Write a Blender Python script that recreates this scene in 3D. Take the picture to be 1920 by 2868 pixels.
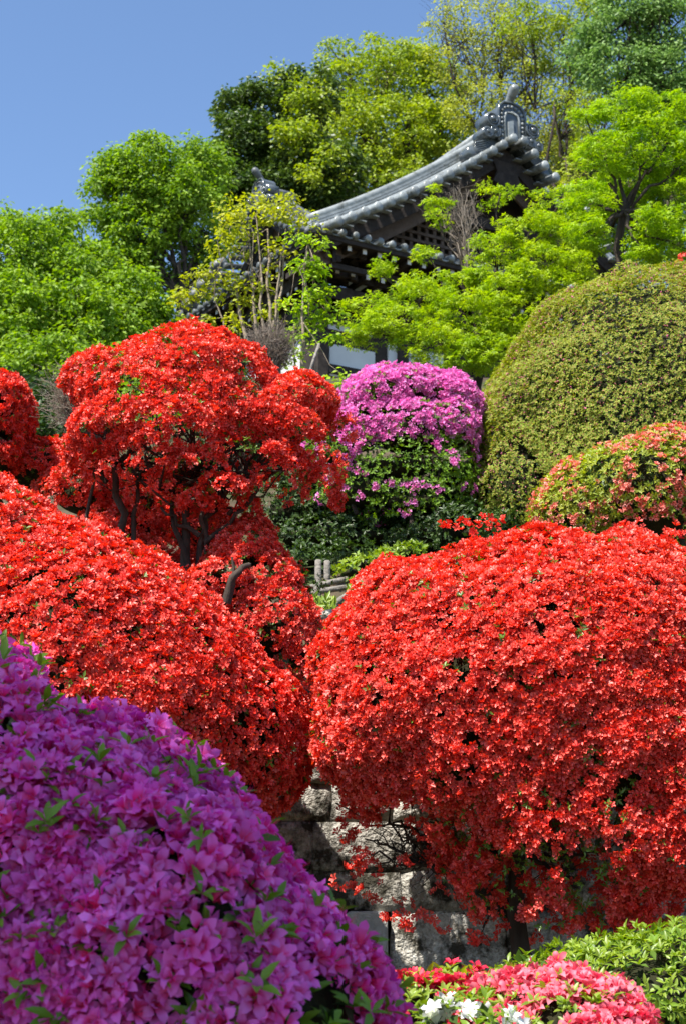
import bpy, math
import numpy as np
from mathutils import Matrix

for o in list(bpy.data.objects):
    bpy.data.objects.remove(o)
scene = bpy.context.scene
col = scene.collection
rng = np.random.default_rng(11)

# ------------------------------------------------------------------ camera
F = 4300.0                      # focal length in pixels of the 1920 x 2868 photograph
EYE = np.array([0.0, 0.0, 1.6])
PITCH = math.atan((2450 - 1434) / F)
SP, CP = math.sin(PITCH), math.cos(PITCH)
cd = bpy.data.cameras.new('camera')
cam = bpy.data.objects.new('camera', cd)
col.objects.link(cam)
cam.location = EYE
cam.rotation_euler = (math.pi / 2 + PITCH, 0, 0)
cd.sensor_fit = 'HORIZONTAL'
cd.sensor_width = 15.8
cd.lens = 15.8 * F / 1920
cd.clip_start = 0.05
cd.clip_end = 3000
cd.dof.use_dof = True
cd.dof.focus_distance = 7.4
cd.dof.aperture_fstop = 4.2
scene.camera = cam
cy = scene.cycles
cy.max_bounces, cy.diffuse_bounces, cy.glossy_bounces, cy.transmission_bounces = 5, 3, 2, 3
scene.render.resolution_x, scene.render.resolution_y = 685, 1024

# ------------------------------------------------------------------ sky, sun
SUN = np.array([-0.40, -0.47, 1.0])
SUN /= np.linalg.norm(SUN)
world = bpy.data.worlds.new('World')
scene.world = world
world.use_nodes = True
wn = world.node_tree
sky = wn.nodes.new('ShaderNodeTexSky')
sky.sky_type = 'NISHITA'
sky.sun_disc = False
sky.sun_elevation = math.asin(SUN[2])
sky.sun_rotation = math.atan2(SUN[0], SUN[1])
sky.air_density = 1.0
sky.dust_density = 0.5
sky.ozone_density = 5.0
bgn = wn.nodes['Background']
bgn.inputs[1].default_value = 0.098
wn.links.new(sky.outputs[0], bgn.inputs[0])
sl = bpy.data.lights.new('sun', 'SUN')
sl.energy = 4.6
sl.angle = math.radians(0.53)
sl.color = (1.0, 0.95, 0.87)
sun = bpy.data.objects.new('sun', sl)
col.objects.link(sun)
from mathutils import Vector
sun.rotation_euler = Vector(SUN).to_track_quat('Z', 'Y').to_euler()
sun.location = (-10, -8, 30)
scene.view_settings.view_transform = 'Standard'
scene.view_settings.look = 'None'
scene.view_settings.exposure = 1.2
scene.view_settings.gamma = 1.0
scene.view_settings.use_curve_mapping = False


# ------------------------------------------------------------------ pixel helpers
def ray(px, py):
    a = (px - 960) / F
    b = (1434 - py) / F
    return np.array([a, CP - SP * b, SP + CP * b])


def pt(px, py, Y):
    r = ray(px, py)
    return EYE + r * (Y / r[1])


def mpp(px, py, Y):             # metres per photograph pixel there
    return Y / ray(px, py)[1] / F


def project(p):
    d = np.asarray(p) - EYE
    z = d[:, 1] * CP + d[:, 2] * SP
    y = -d[:, 1] * SP + d[:, 2] * CP
    return 960 + F * d[:, 0] / z, 1434 - F * y / z, z


# ------------------------------------------------------------------ materials
def nt(name):
    m = bpy.data.materials.new(name)
    m.use_nodes = True
    t = m.node_tree
    b = t.nodes['Principled BSDF']
    return m, t, b


def mathn(t, op, a, b):
    n = t.nodes.new('ShaderNodeMath')
    n.operation = op
    for i, v in enumerate((a, b)):
        if isinstance(v, (int, float)):
            n.inputs[i].default_value = v
        else:
            t.links.new(v, n.inputs[i])
    return n.outputs[0]


def mixc(t, fac, a, b):
    n = t.nodes.new('ShaderNodeMix')
    n.data_type = 'RGBA'
    if isinstance(fac, (int, float)):
        n.inputs[0].default_value = fac
    else:
        t.links.new(fac, n.inputs[0])
    for i, v in ((6, a), (7, b)):
        if isinstance(v, tuple):
            n.inputs[i].default_value = (*v, 1) if len(v) == 3 else v
        else:
            t.links.new(v, n.inputs[i])
    return n.outputs[2]


def thin_mat(name, c_a, c_b, c_in=None, trans=0.35, rough=0.5, spec=0.35, tsat=1.15):
    """petal / leaf: colour varies piece by piece (tint.r), c_in towards the flower's throat (tint.g = 0)"""
    m, t, b = nt(name)
    at = t.nodes.new('ShaderNodeAttribute')
    at.attribute_name = 'tint'
    sp = t.nodes.new('ShaderNodeSeparateColor')
    t.links.new(at.outputs['Color'], sp.inputs[0])
    c = mixc(t, sp.outputs[0], c_a, c_b)
    if c_in is not None:
        mr = t.nodes.new('ShaderNodeMapRange')
        mr.inputs[1].default_value = 0.15
        mr.inputs[2].default_value = 0.62
        t.links.new(sp.outputs[1], mr.inputs[0])
        c = mixc(t, mr.outputs[0], c_in, c)
    hs = t.nodes.new('ShaderNodeHueSaturation')
    v = mathn(t, 'ADD', mathn(t, 'MULTIPLY', sp.outputs[2], 0.5), 0.72)
    t.links.new(v, hs.inputs['Value'])
    t.links.new(c, hs.inputs['Color'])
    c = hs.outputs[0]
    t.links.new(c, b.inputs['Base Color'])
    b.inputs['Roughness'].default_value = rough
    b.inputs['Specular IOR Level'].default_value = spec
    h2 = t.nodes.new('ShaderNodeHueSaturation')
    h2.inputs['Saturation'].default_value = tsat
    h2.inputs['Value'].default_value = 1.15
    t.links.new(c, h2.inputs['Color'])
    tr = t.nodes.new('ShaderNodeBsdfTranslucent')
    t.links.new(h2.outputs[0], tr.inputs[0])
    mx = t.nodes.new('ShaderNodeMixShader')
    mx.inputs[0].default_value = trans
    t.links.new(b.outputs[0], mx.inputs[1])
    t.links.new(tr.outputs[0], mx.inputs[2])
    t.links.new(mx.outputs[0], t.nodes['Material Output'].inputs[0])
    return m


def solid_mat(name, c1, c2, scale=6.0, rough=0.7, bump=0.3, bscale=30.0, spec=0.3, c3=None, s3=2.0, thr=(0.5, 0.62), stretch=None, rnd=0.0):
    m, t, b = nt(name)
    tc = t.nodes.new('ShaderNodeTexCoord')
    vec = tc.outputs['Object']
    if stretch:
        mp = t.nodes.new('ShaderNodeMapping')
        mp.inputs['Scale'].default_value = stretch
        t.links.new(vec, mp.inputs[0])
        vec = mp.outputs[0]
    n = t.nodes.new('ShaderNodeTexNoise')
    n.inputs['Scale'].default_value = scale
    n.inputs['Detail'].default_value = 8
    n.inputs['Roughness'].default_value = 0.65
    t.links.new(vec, n.inputs[0])
    cr = t.nodes.new('ShaderNodeMapRange')
    cr.inputs[1].default_value = 0.32
    cr.inputs[2].default_value = 0.68
    t.links.new(n.outputs[0], cr.inputs[0])
    c = mixc(t, cr.outputs[0], c1, c2)
    if c3:
        n3 = t.nodes.new('ShaderNodeTexNoise')
        n3.inputs['Scale'].default_value = s3
        n3.inputs['Detail'].default_value = 10
        n3.inputs['Roughness'].default_value = 0.7
        t.links.new(vec, n3.inputs[0])
        r3 = t.nodes.new('ShaderNodeMapRange')
        r3.inputs[1].default_value, r3.inputs[2].default_value = thr
        t.links.new(n3.outputs[0], r3.inputs[0])
        c = mixc(t, r3.outputs[0], c, c3)
    if rnd:
        oi = t.nodes.new('ShaderNodeObjectInfo')
        hv = t.nodes.new('ShaderNodeHueSaturation')
        t.links.new(mathn(t, 'ADD', mathn(t, 'MULTIPLY', oi.outputs['Random'], 2 * rnd), 1 - rnd), hv.inputs['Value'])
        t.links.new(c, hv.inputs['Color'])
        c = hv.outputs[0]
    t.links.new(c, b.inputs['Base Color'])
    b.inputs['Roughness'].default_value = rough
    b.inputs['Specular IOR Level'].default_value = spec
    if bump:
        n2 = t.nodes.new('ShaderNodeTexNoise')
        n2.inputs['Scale'].default_value = bscale
        n2.inputs['Detail'].default_value = 6
        t.links.new(vec, n2.inputs[0])
        bp = t.nodes.new('ShaderNodeBump')
        bp.inputs['Strength'].default_value = bump
        bp.inputs['Distance'].default_value = 0.04
        t.links.new(n2.outputs[0], bp.inputs['Height'])
        t.links.new(bp.outputs[0], b.inputs['Normal'])
    return m


M = {}
M['red'] = thin_mat('petal_red', (0.78, 0.040, 0.024), (0.93, 0.17, 0.12), (0.66, 0.014, 0.012), 0.30, 0.42, 0.45)
M['purple'] = thin_mat('petal_purple', (0.80, 0.080, 0.47), (0.92, 0.23, 0.70), (0.84, 0.03, 0.16), 0.35, 0.5, 0.3)
M['magenta'] = thin_mat('petal_magenta', (0.78, 0.19, 0.52), (0.88, 0.36, 0.72), (0.74, 0.08, 0.34), 0.35)
M['pink'] = thin_mat('petal_pink', (0.86, 0.13, 0.19), (0.90, 0.28, 0.34), (0.80, 0.05, 0.11), 0.35)
M['crimson'] = thin_mat('petal_crimson', (0.70, 0.018, 0.055), (0.82, 0.05, 0.10), (0.55, 0.01, 0.03), 0.3)
M['white'] = thin_mat('petal_white', (0.80, 0.80, 0.76), (0.86, 0.86, 0.83), (0.72, 0.78, 0.55), 0.3, tsat=1.0)
M['salmon'] = thin_mat('petal_salmon', (0.86, 0.20, 0.15), (0.91, 0.42, 0.34), (0.72, 0.05, 0.03), 0.3)
M['bud'] = thin_mat('bud_pink', (0.66, 0.16, 0.32), (0.58, 0.27, 0.16), None, 0.2)
M['leaf_az'] = thin_mat('leaf_azalea', (0.060, 0.125, 0.014), (0.16, 0.27, 0.028), None, 0.35, 0.38, 0.5)
M['leaf_bright'] = thin_mat('leaf_bright', (0.10, 0.22, 0.015), (0.24, 0.40, 0.03), None, 0.4, 0.4, 0.4)
M['leaf_fresh'] = thin_mat('leaf_fresh', (0.15, 0.26, 0.022), (0.32, 0.42, 0.045), None, 0.4, 0.4, 0.5)
M['leaf_yel'] = thin_mat('leaf_yellowish', (0.20, 0.29, 0.03), (0.44, 0.47, 0.05), None, 0.4, 0.45, 0.4)
M['leaf_mound'] = thin_mat('leaf_mound', (0.145, 0.25, 0.022), (0.40, 0.49, 0.060), (0.34, 0.21, 0.06), 0.35, 0.55, 0.2)
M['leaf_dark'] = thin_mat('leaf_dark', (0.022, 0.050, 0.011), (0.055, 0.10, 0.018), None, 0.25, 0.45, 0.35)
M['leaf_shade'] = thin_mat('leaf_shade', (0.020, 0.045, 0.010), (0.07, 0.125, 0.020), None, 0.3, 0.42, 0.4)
M['leaf_ever'] = thin_mat('leaf_evergreen', (0.035, 0.075, 0.013), (0.12, 0.18, 0.030), None, 0.3, 0.42, 0.45)
M['leaf_camphor'] = thin_mat('leaf_camphor', (0.13, 0.25, 0.018), (0.31, 0.45, 0.045), None, 0.45, 0.5, 0.3)
M['leaf_maple'] = thin_mat('leaf_maple', (0.20, 0.36, 0.012), (0.42, 0.58, 0.025), None, 0.45, 0.5, 0.35)
M['leaf_maple2'] = thin_mat('leaf_maple_warm', (0.23, 0.38, 0.014), (0.46, 0.58, 0.03), None, 0.45, 0.5, 0.35)
M['leaf_young'] = thin_mat('leaf_young', (0.30, 0.36, 0.03), (0.52, 0.53, 0.06), None, 0.45, 0.5, 0.35)
M['leaf_oak'] = thin_mat('leaf_yellow_green', (0.22, 0.32, 0.03), (0.42, 0.49, 0.06), None, 0.4, 0.5, 0.35)
M['leaf_spring'] = thin_mat('leaf_spring', (0.30, 0.35, 0.045), (0.48, 0.50, 0.09), None, 0.4, 0.5, 0.3)
M['leaf_blue'] = thin_mat('leaf_bluish', (0.13, 0.24, 0.055), (0.27, 0.41, 0.12), None, 0.4, 0.5, 0.3)
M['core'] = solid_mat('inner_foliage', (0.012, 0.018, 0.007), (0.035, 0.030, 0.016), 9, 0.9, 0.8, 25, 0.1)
M['bark'] = solid_mat('bark', (0.030, 0.022, 0.017), (0.085, 0.066, 0.052), 7, 0.9, 0.7, 18, 0.2, stretch=(1, 1, 0.3))
M['bark_pale'] = solid_mat('bark_pale', (0.20, 0.155, 0.11), (0.34, 0.28, 0.21), 7, 0.9, 0.4, 18, 0.2)
M['twig'] = solid_mat('dry_twig', (0.16, 0.125, 0.095), (0.27, 0.23, 0.19), 12, 0.9, 0.2, 40, 0.2)
M['stone'] = solid_mat('wall_stone', (0.27, 0.245, 0.20), (0.66, 0.63, 0.56), 26, 0.92, 1.0, 55, 0.2, c3=(0.050, 0.045, 0.032), s3=6, thr=(0.46, 0.58), rnd=.3)
M['slab'] = solid_mat('slab_stone', (0.30, 0.30, 0.285), (0.44, 0.43, 0.40), 20, 0.85, 0.5, 60, 0.25, c3=(0.17, 0.165, 0.15), s3=5, thr=(0.55, 0.7))
M['soil'] = solid_mat('soil', (0.045, 0.034, 0.022), (0.11, 0.085, 0.055), 3, 0.95, 0.8, 12, 0.1, c3=(0.04, 0.065, 0.018), s3=1.2, thr=(0.48, 0.6))
M['tile'] = solid_mat('roof_tile', (0.17, 0.190, 0.190), (0.30, 0.320, 0.315), 5, 0.36, 0.15, 14, 0.5, c3=(0.10, 0.105, 0.09), s3=4, thr=(0.50, 0.68), rnd=.28)
M['tile_dark'] = solid_mat('dark_tile', (0.060, 0.068, 0.072), (0.12, 0.132, 0.135), 5, 0.5, 0.2, 14, 0.4, rnd=.25)  # darker tile tone for the left gable, left eave and its corner ridge
M['tile_gloss'] = solid_mat('glazed_tile', (0.055, 0.068, 0.072), (0.10, 0.115, 0.125), 4, 0.16, 0.1, 10, 0.6)
M['wood'] = solid_mat('dark_wood', (0.022, 0.017, 0.014), (0.055, 0.043, 0.036), 6, 0.75, 0.3, 30, 0.25)
M['wood_brown'] = solid_mat('weathered_wood', (0.08, 0.055, 0.042), (0.15, 0.11, 0.085), 6, 0.8, 0.3, 30, 0.2)
M['paint'] = solid_mat('white_paint', (0.62, 0.62, 0.60), (0.74, 0.74, 0.72), 8, 0.6, 0.1, 20, 0.3)
M['plaster'] = solid_mat('plaster', (0.60, 0.61, 0.60), (0.70, 0.71, 0.70), 1.5, 0.8, 0.08, 30, 0.2, c3=(0.45, 0.45, 0.43), s3=1.1, thr=(0.58, 0.8))
M['log'] = solid_mat('weathered_log', (0.15, 0.135, 0.115), (0.28, 0.26, 0.23), 9, 0.9, 0.6, 25, 0.2)
M['pole'] = solid_mat('pale_pole', (0.42, 0.37, 0.30), (0.56, 0.51, 0.44), 9, 0.8, 0.3, 25, 0.2)


# ------------------------------------------------------------------ mesh helpers
def raw_mesh(name, V, T, tint=None, mat=None, smooth=False):
    me = bpy.data.meshes.new(name)
    V = np.asarray(V, np.float32)
    T = np.asarray(T, np.int32)
    me.vertices.add(len(V))
    me.vertices.foreach_set('co', V.ravel())
    me.loops.add(T.size)
    me.loops.foreach_set('vertex_index', T.ravel())
    me.polygons.add(len(T))
    me.polygons.foreach_set('loop_start', np.arange(0, T.size, T.shape[1], dtype=np.int32))
    if smooth:
        me.polygons.foreach_set('use_smooth', np.ones(len(T), bool))
    if tint is not None:
        a = me.attributes.new('tint', 'FLOAT_COLOR', 'POINT')
        c = np.ones((len(V), 4), np.float32)
        c[:, :3] = tint
        a.data.foreach_set('color', c.ravel())
    me.update(calc_edges=True)
    if mat:
        me.materials.append(mat)
    return me


def link(name, data, parent=None, kind=None):
    o = bpy.data.objects.new(name, data)
    col.objects.link(o)
    if parent:
        o.parent = parent
    if kind:
        o['kind'] = kind
    return o


def thing(name, label, cat, loc=(0, 0, 0), rz=0.0, group=None):
    o = link(name, None)
    o.empty_display_size = 0.2
    o.location = [float(v) for v in loc]
    o.rotation_euler = (0, 0, rz)
    o['label'] = label
    o['category'] = cat
    if group:
        o['group'] = group
    return o


class MB:
    def __init__(s):
        s.v, s.f, s.n = [], [], 0

    def add(s, v, f):
        v = np.asarray(v, float)
        s.v.append(v)
        s.f += [tuple(int(i) + s.n for i in q) for q in f]
        s.n += len(v)
        return s

    def box(s, c, size, R=None):
        h = np.asarray(size, float) / 2
        v = np.array([[x, y, z] for x in (-1, 1) for y in (-1, 1) for z in (-1, 1)]) * h
        if R is not None:
            v = v @ np.asarray(R).T
        return s.add(v + np.asarray(c, float), [(0, 1, 3, 2), (4, 6, 7, 5), (0, 4, 5, 1), (2, 3, 7, 6), (0, 2, 6, 4), (1, 5, 7, 3)])

    def tube(s, pts, r, k=6, cap=True):
        v, f = tube(pts, r, k, cap)
        return s.add(v, f)

    def prism(s, poly, y0, y1):         # polygon in x,z pushed along y
        n = len(poly)
        v = [(x, y0, z) for x, z in poly] + [(x, y1, z) for x, z in poly]
        f = [tuple(range(n)), tuple(range(2 * n - 1, n - 1, -1))]
        f += [(i, i + n, (i + 1) % n + n, (i + 1) % n) for i in range(n)]
        return s.add(v, f)

    def ball(s, c, r, nu=8, nv=5):
        pts = [np.asarray(c) + np.array([0, 0, -1]) * r]
        v = []
        for j in range(1, nv):
            a = math.pi * j / nv
            for i in range(nu):
                b = 2 * math.pi * i / nu
                v.append((math.sin(a) * math.cos(b), math.sin(a) * math.sin(b), -math.cos(a)))
        v = np.array(v) * r + np.asarray(c)
        v = np.vstack([[pts[0]], v, [np.asarray(c) + np.array([0, 0, 1]) * r]])
        f = [(0, 1 + (i + 1) % nu, 1 + i) for i in range(nu)]
        for j in range(nv - 2):
            for i in range(nu):
                a = 1 + j * nu
                f.append((a + i, a + (i + 1) % nu, a + nu + (i + 1) % nu, a + nu + i))
        e = 1 + (nv - 2) * nu
        f += [(e + i, e + (i + 1) % nu, len(v) - 1) for i in range(nu)]
        return s.add(v, f)

    def build(s, name, mat, parent=None, smooth=False, kind=None, X=None, bevel=0, org=None):
        v = np.vstack(s.v)
        if X is not None:
            v = v @ X.T
        if org is not None:
            v = v - np.asarray(org)
        me = bpy.data.meshes.new(name)
        me.from_pydata(v.tolist(), [], s.f)
        if smooth:
            me.polygons.foreach_set('use_smooth', np.ones(len(me.polygons), bool))
        me.materials.append(mat)
        o = link(name, me, parent, kind)
        if bevel:
            m = o.modifiers.new('bevel', 'BEVEL')
            m.width = bevel
            m.segments = 2
        return o


def tube(pts, r, k=6, cap=True):
    pts = np.asarray(pts, float)
    n = len(pts)
    r = np.broadcast_to(np.asarray(r, float), (n,)) if np.ndim(r) else np.full(n, r)
    tg = np.gradient(pts, axis=0)
    tg /= np.linalg.norm(tg, axis=1)[:, None] + 1e-9
    up = np.array([0.31, 0.17, 0.93]) if abs(tg[0][2]) < 0.8 else np.array([0.9, 0.3, 0.1])
    x = np.cross(tg, up)
    x /= np.linalg.norm(x, axis=1)[:, None] + 1e-9
    y = np.cross(tg, x)
    a = np.arange(k) * 2 * math.pi / k
    v = pts[:, None, :] + r[:, None, None] * (np.cos(a)[None, :, None] * x[:, None, :] + np.sin(a)[None, :, None] * y[:, None, :])
    f = []
    for i in range(n - 1):
        for j in range(k):
            f.append((i * k + j, i * k + (j + 1) % k, (i + 1) * k + (j + 1) % k, (i + 1) * k + j))
    if cap:
        f.append(tuple(range(k - 1, -1, -1)))
        f.append(tuple((n - 1) * k + j for j in range(k)))
    return v.reshape(-1, 3), f


def unit(v):
    v = np.asarray(v, float)
    return v / (np.linalg.norm(v, axis=-1, keepdims=True) + 1e-9)


def limb(a, b, n=7, wob=0.08, sag=0.0, r=None):
    r = r or rng
    a, b = np.asarray(a, float), np.asarray(b, float)
    t = np.linspace(0, 1, n)[:, None]
    L = np.linalg.norm(b - a)
    p = a + (b - a) * t
    w = r.normal(0, 1, (n, 3)) * wob * L * np.sin(math.pi * t)
    p = p + w
    p[:, 2] += sag * L * np.sin(math.pi * t[:, 0])
    return p


KV = unit(np.random.default_rng(3).normal(size=(12, 3)))
KM = np.random.default_rng(4).uniform(0.6, 1.6, 12)


def noise(p, freq, seed=0):
    ph = np.random.default_rng(100 + seed).uniform(0, 6.28, 12)
    k = KV * KM[:, None] * freq
    return np.sin(p @ k.T + ph).mean(axis=1) * 2.0      # about -1..1


# ------------------------------------------------------------------ piece templates
def flower_tpl(hi, seed, stam=False, cup=0.45, wide=0.28):
    r = np.random.default_rng(seed)
    V, T, t = [], [], []
    for p in range(5):
        a = 2 * math.pi * p / 5 + r.normal(0, 0.08)
        L = r.uniform(0.9, 1.08)
        dz = r.normal(0, 0.07)
        ca, sa = math.cos(a), math.sin(a)

        def P(rr, w, z, tt):
            V.append((rr * ca - w * sa, rr * sa + w * ca, z))
            t.append(tt)
            return len(V) - 1
        b = P(0.06, 0, -cup, 0)
        if hi:
            l1, m1, r1 = P(.5 * L, -wide, dz * .5, .5), P(.48 * L, 0, -.10 + dz * .5, .45), P(.5 * L, wide, dz * .5, .5)
            l2, m2, r2 = P(.82 * L, -wide * .80, .07 + dz + r.normal(0, .10), .9), P(.86 * L, 0, -.02 + dz, .85), P(.82 * L, wide * .80, .07 + dz + r.normal(0, .10), .9)
            tp = P(1.12 * L, r.normal(0, .06), -.04 + dz * 2 + r.normal(0, .10), 1)
            T += [(b, m1, l1), (b, r1, m1), (l1, m1, m2), (l1, m2, l2), (m1, r1, r2), (m1, r2, m2), (l2, m2, tp), (m2, r2, tp)]
        else:
            l1, r1 = P(.64 * L, -wide, .07 + dz, .7), P(.64 * L, wide, .07 + dz, .7)
            tp = P(1.06 * L, 0, -.02 + dz, 1)
            T += [(b, tp, l1), (b, r1, tp)]
    if stam:
        for k in range(5):
            a = r.uniform(0, 6.28)
            q = np.array([math.cos(a) * .2, math.sin(a) * .2 - .15, .55 + r.uniform(0, .3)])
            n0 = len(V)
            V += [(0.02, 0, -.3), (-0.02, 0.01, -.3), tuple(q)]
            t += [0, 0, 0.2]
            T.append((n0, n0 + 1, n0 + 2))
    return np.array(V), np.array(T), np.array(t)


def leaf_tpl(w=0.2, hi=False, bend=0.12):
    if hi:
        V = [(0, 0, 0), (-w, .45, .07), (0, .45, 0), (w, .45, .07), (-w * .62, .78, .0), (0, .78, -.05), (w * .62, .78, .0), (0, 1, -bend)]
        T = [(0, 2, 1), (0, 3, 2), (1, 2, 5), (1, 5, 4), (2, 3, 6), (2, 6, 5), (4, 5, 7), (5, 6, 7)]
    else:
        V = [(0, 0, 0), (-w, .5, .06), (w, .5, .06), (0, 1, -bend)]
        T = [(0, 3, 1), (0, 2, 3)]
    V = np.array(V, float)
    return V, np.array(T), V[:, 1].copy()


def maple_tpl():
    V, T = [], []
    for a, L in ((-1.0, .8), (0, 1.0), (1.0, .8)):
        c, s = math.sin(a), math.cos(a)
        n = len(V)
        V += [(c * .0 - s * .0, 0, 0), (c * L * .5 - s * .13, s * L * .5 + c * .13, .03), (c * L, s * L, -.1), (c * L * .5 + s * .13, s * L * .5 - c * .13, .03)]
        T += [(n, n + 2, n + 1), (n, n + 3, n + 2)]
    V = np.array(V, float)
    return V, np.array(T), V[:, 1].copy()


def place(tpl, pos, R, s, var):
    v, f, t = tpl
    k, n = len(pos), len(v)
    V = np.einsum('kij,nj->kni', R, v) * s[:, None, None] + pos[:, None, :]
    T = f[None] + (np.arange(k) * n)[:, None, None]
    tint = np.empty((k, n, 3))
    tint[:, :, 0] = var[:, None, 0]
    tint[:, :, 1] = t[None]
    tint[:, :, 2] = var[:, None, 1]
    return V.reshape(-1, 3), T.reshape(-1, 3), tint.reshape(-1, 3)


def merge(parts):
    V, T, C, n = [], [], [], 0
    for v, t, c in parts:
        V.append(v)
        T.append(t + n)
        C.append(c)
        n += len(v)
    return np.vstack(V), np.vstack(T), np.vstack(C)


def frame_z(nrm, r):
    """rotation matrices whose z axis is nrm, random roll"""
    z = unit(nrm)
    h = r.normal(size=z.shape)
    x = unit(np.cross(h, z))
    y = np.cross(z, x)
    return np.stack([x, y, z], axis=2)


def frame_y(d, nrm):
    y = unit(d)
    x = unit(np.cross(y, nrm))
    z = np.cross(x, y)
    return np.stack([x, y, z], axis=2)


def rvar(k, r, base=None):
    v = np.empty((k, 2))
    v[:, 0] = r.uniform(0, 1, k) if base is None else np.clip(base + r.normal(0, .2, k), 0, 1)
    v[:, 1] = r.uniform(0, 1, k)
    return v


# ------------------------------------------------------------------ ground
GY = [(-400, -2), (-30, -0.3), (0, 0), (4, 0.35), (6, 0.62), (8.95, 0.75), (9.0, 0.8), (9.25, 2.2), (10, 2.75), (12, 3.75), (13, 4.25), (16, 5.9),
      (20, 7.7), (26, 10.2), (30, 11.3), (42, 11.9), (55, 16), (70, 18), (100, 12), (180, -4), (2500, -30)]
GYa = np.array(GY, float)


def ground_z(x, y):
    b = np.interp(y, GYa[:, 0], GYa[:, 1])
    side = np.clip((np.abs(np.asarray(x, float)) - 25) / 60, 0, 1)
    return b * (1 - 0.7 * side)


def build_ground():
    xs = np.unique(np.concatenate([np.linspace(-14, 14, 57), np.linspace(-60, 60, 41), np.linspace(-2400, 2400, 33)]))
    ys = np.unique(np.concatenate([GYa[:, 0], np.linspace(-6, 40, 93), np.linspace(40, 180, 30), np.linspace(-400, -6, 12), np.linspace(180, 2500, 16)]))
    X, Y = np.meshgrid(xs, ys)
    Z = ground_z(X, Y)
    P = np.stack([X.ravel(), Y.ravel(), Z.ravel()], 1)
    near = np.exp(-((P[:, 1] - 15) / 30) ** 2) * (np.abs(P[:, 1] - 9.1) > 0.3)
    P[:, 2] += noise(P * [1, 1, 0], 2.2, 1) * 0.05 * near
    nx = len(xs)
    i = np.arange(len(ys) - 1)[:, None] * nx + np.arange(nx - 1)[None]
    q = np.stack([i, i + 1, i + 1 + nx, i + nx], -1).reshape(-1, 4)
    o = link('ground', raw_mesh('ground', P, q, None, M['soil'], True), None, 'structure')
    return o


build_ground()

# ------------------------------------------------------------------ azaleas and clipped shrubs
BUSH = []


def lobe(px, py, Y, rx, ry, rd=None, fl=1.0, lf=1.0, core=True, cs=0.82):
    c = pt(px, py, Y)
    m = mpp(px, py, Y)
    rd = rd if rd is not None else 0.5 * (rx + ry) * m
    return dict(c=c, r=np.array([rx * m, rd, ry * m]), fl=fl, lf=lf, core=core, cs=cs)


def lobe_area(r):
    a, b, c = r
    p = 1.6
    return 4 * math.pi * (((a * b) ** p + (a * c) ** p + (b * c) ** p) / 3) ** (1 / p)


def settle(p, lobes, k=15.0, it=3, shrink=.035):
    """move points onto the smooth union of the lobes; returns points and outward normals"""
    n = None
    for _ in range(it):
        sd, gr = [], []
        for K in lobes:
            q = (p - K['c']) / K['r']
            l = np.linalg.norm(q, axis=1) + 1e-6
            g = q / K['r']
            gl = np.linalg.norm(g, axis=1) + 1e-6
            sd.append((l - 1) * l / gl)
            gr.append(g / gl[:, None])
        sd, gr = np.array(sd), np.array(gr)
        m = sd.min(0)
        e = np.exp(-k * (sd - m))
        w = e / e.sum(0)
        s = m - np.log(e.sum(0)) / k
        n = unit((gr * w[:, :, None]).sum(0))
        p = p - n * np.clip(s + shrink, -.3, .3)[:, None]
    return p, n


def surf_points(lobes, key, per_m2, r, bump, bfreq, seed, inside=0.93, low=-0.75, shrink=.035, kk=15.0):
    P, N = [], []
    for i, L in enumerate(lobes):
        n = int(lobe_area(L['r']) * per_m2 * L[key])
        if n < 1:
            continue
        d = unit(r.normal(size=(int(n * 1.35), 3)))
        w = np.linalg.norm(d * np.array([L['r'][1] * L['r'][2], L['r'][0] * L['r'][2], L['r'][0] * L['r'][1]]), axis=1)
        d = d[r.uniform(0, w.max(), len(d)) < w * 1.1]
        nr = unit(d / L['r'])
        d, nr = d[nr[:, 2] > low], nr[nr[:, 2] > low]
        p = L['c'] + d * L['r']
        keep = np.ones(len(p), bool)
        for j, K in enumerate(lobes):
            if j != i and K['core']:
                keep &= (((p - K['c']) / K['r']) ** 2).sum(1) > (inside - .1) ** 2
        p, nr = p[keep], nr[keep]
        if not len(p):
            continue
        if L['core']:
            p, nr = settle(p, [K for K in lobes if K['core']], kk, shrink=shrink)
        b = noise(p, bfreq, seed) * bump + noise(p, bfreq * 2.3, seed + 1) * bump * .6
        p = p + nr * b[:, None]
        keep = np.ones(len(p), bool)
        gz = ground_z(p[:, 0], p[:, 1])
        keep &= p[:, 2] > gz + 0.02
        back = (unit(EYE - p) * nr).sum(1) < -.3        # far side, against the slope: fewer blooms and leaves
        keep &= ~back | (r.uniform(0, 1, len(p)) < .3)
        sx = project(p)[0]
        keep &= ((sx > -220) & (sx < 2140)) | (r.uniform(0, 1, len(p)) < .4)
        P.append(p[keep])
        N.append(nr[keep])
    if not P:
        return np.zeros((0, 3)), np.zeros((0, 3))
    return np.vstack(P), np.vstack(N)


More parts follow.
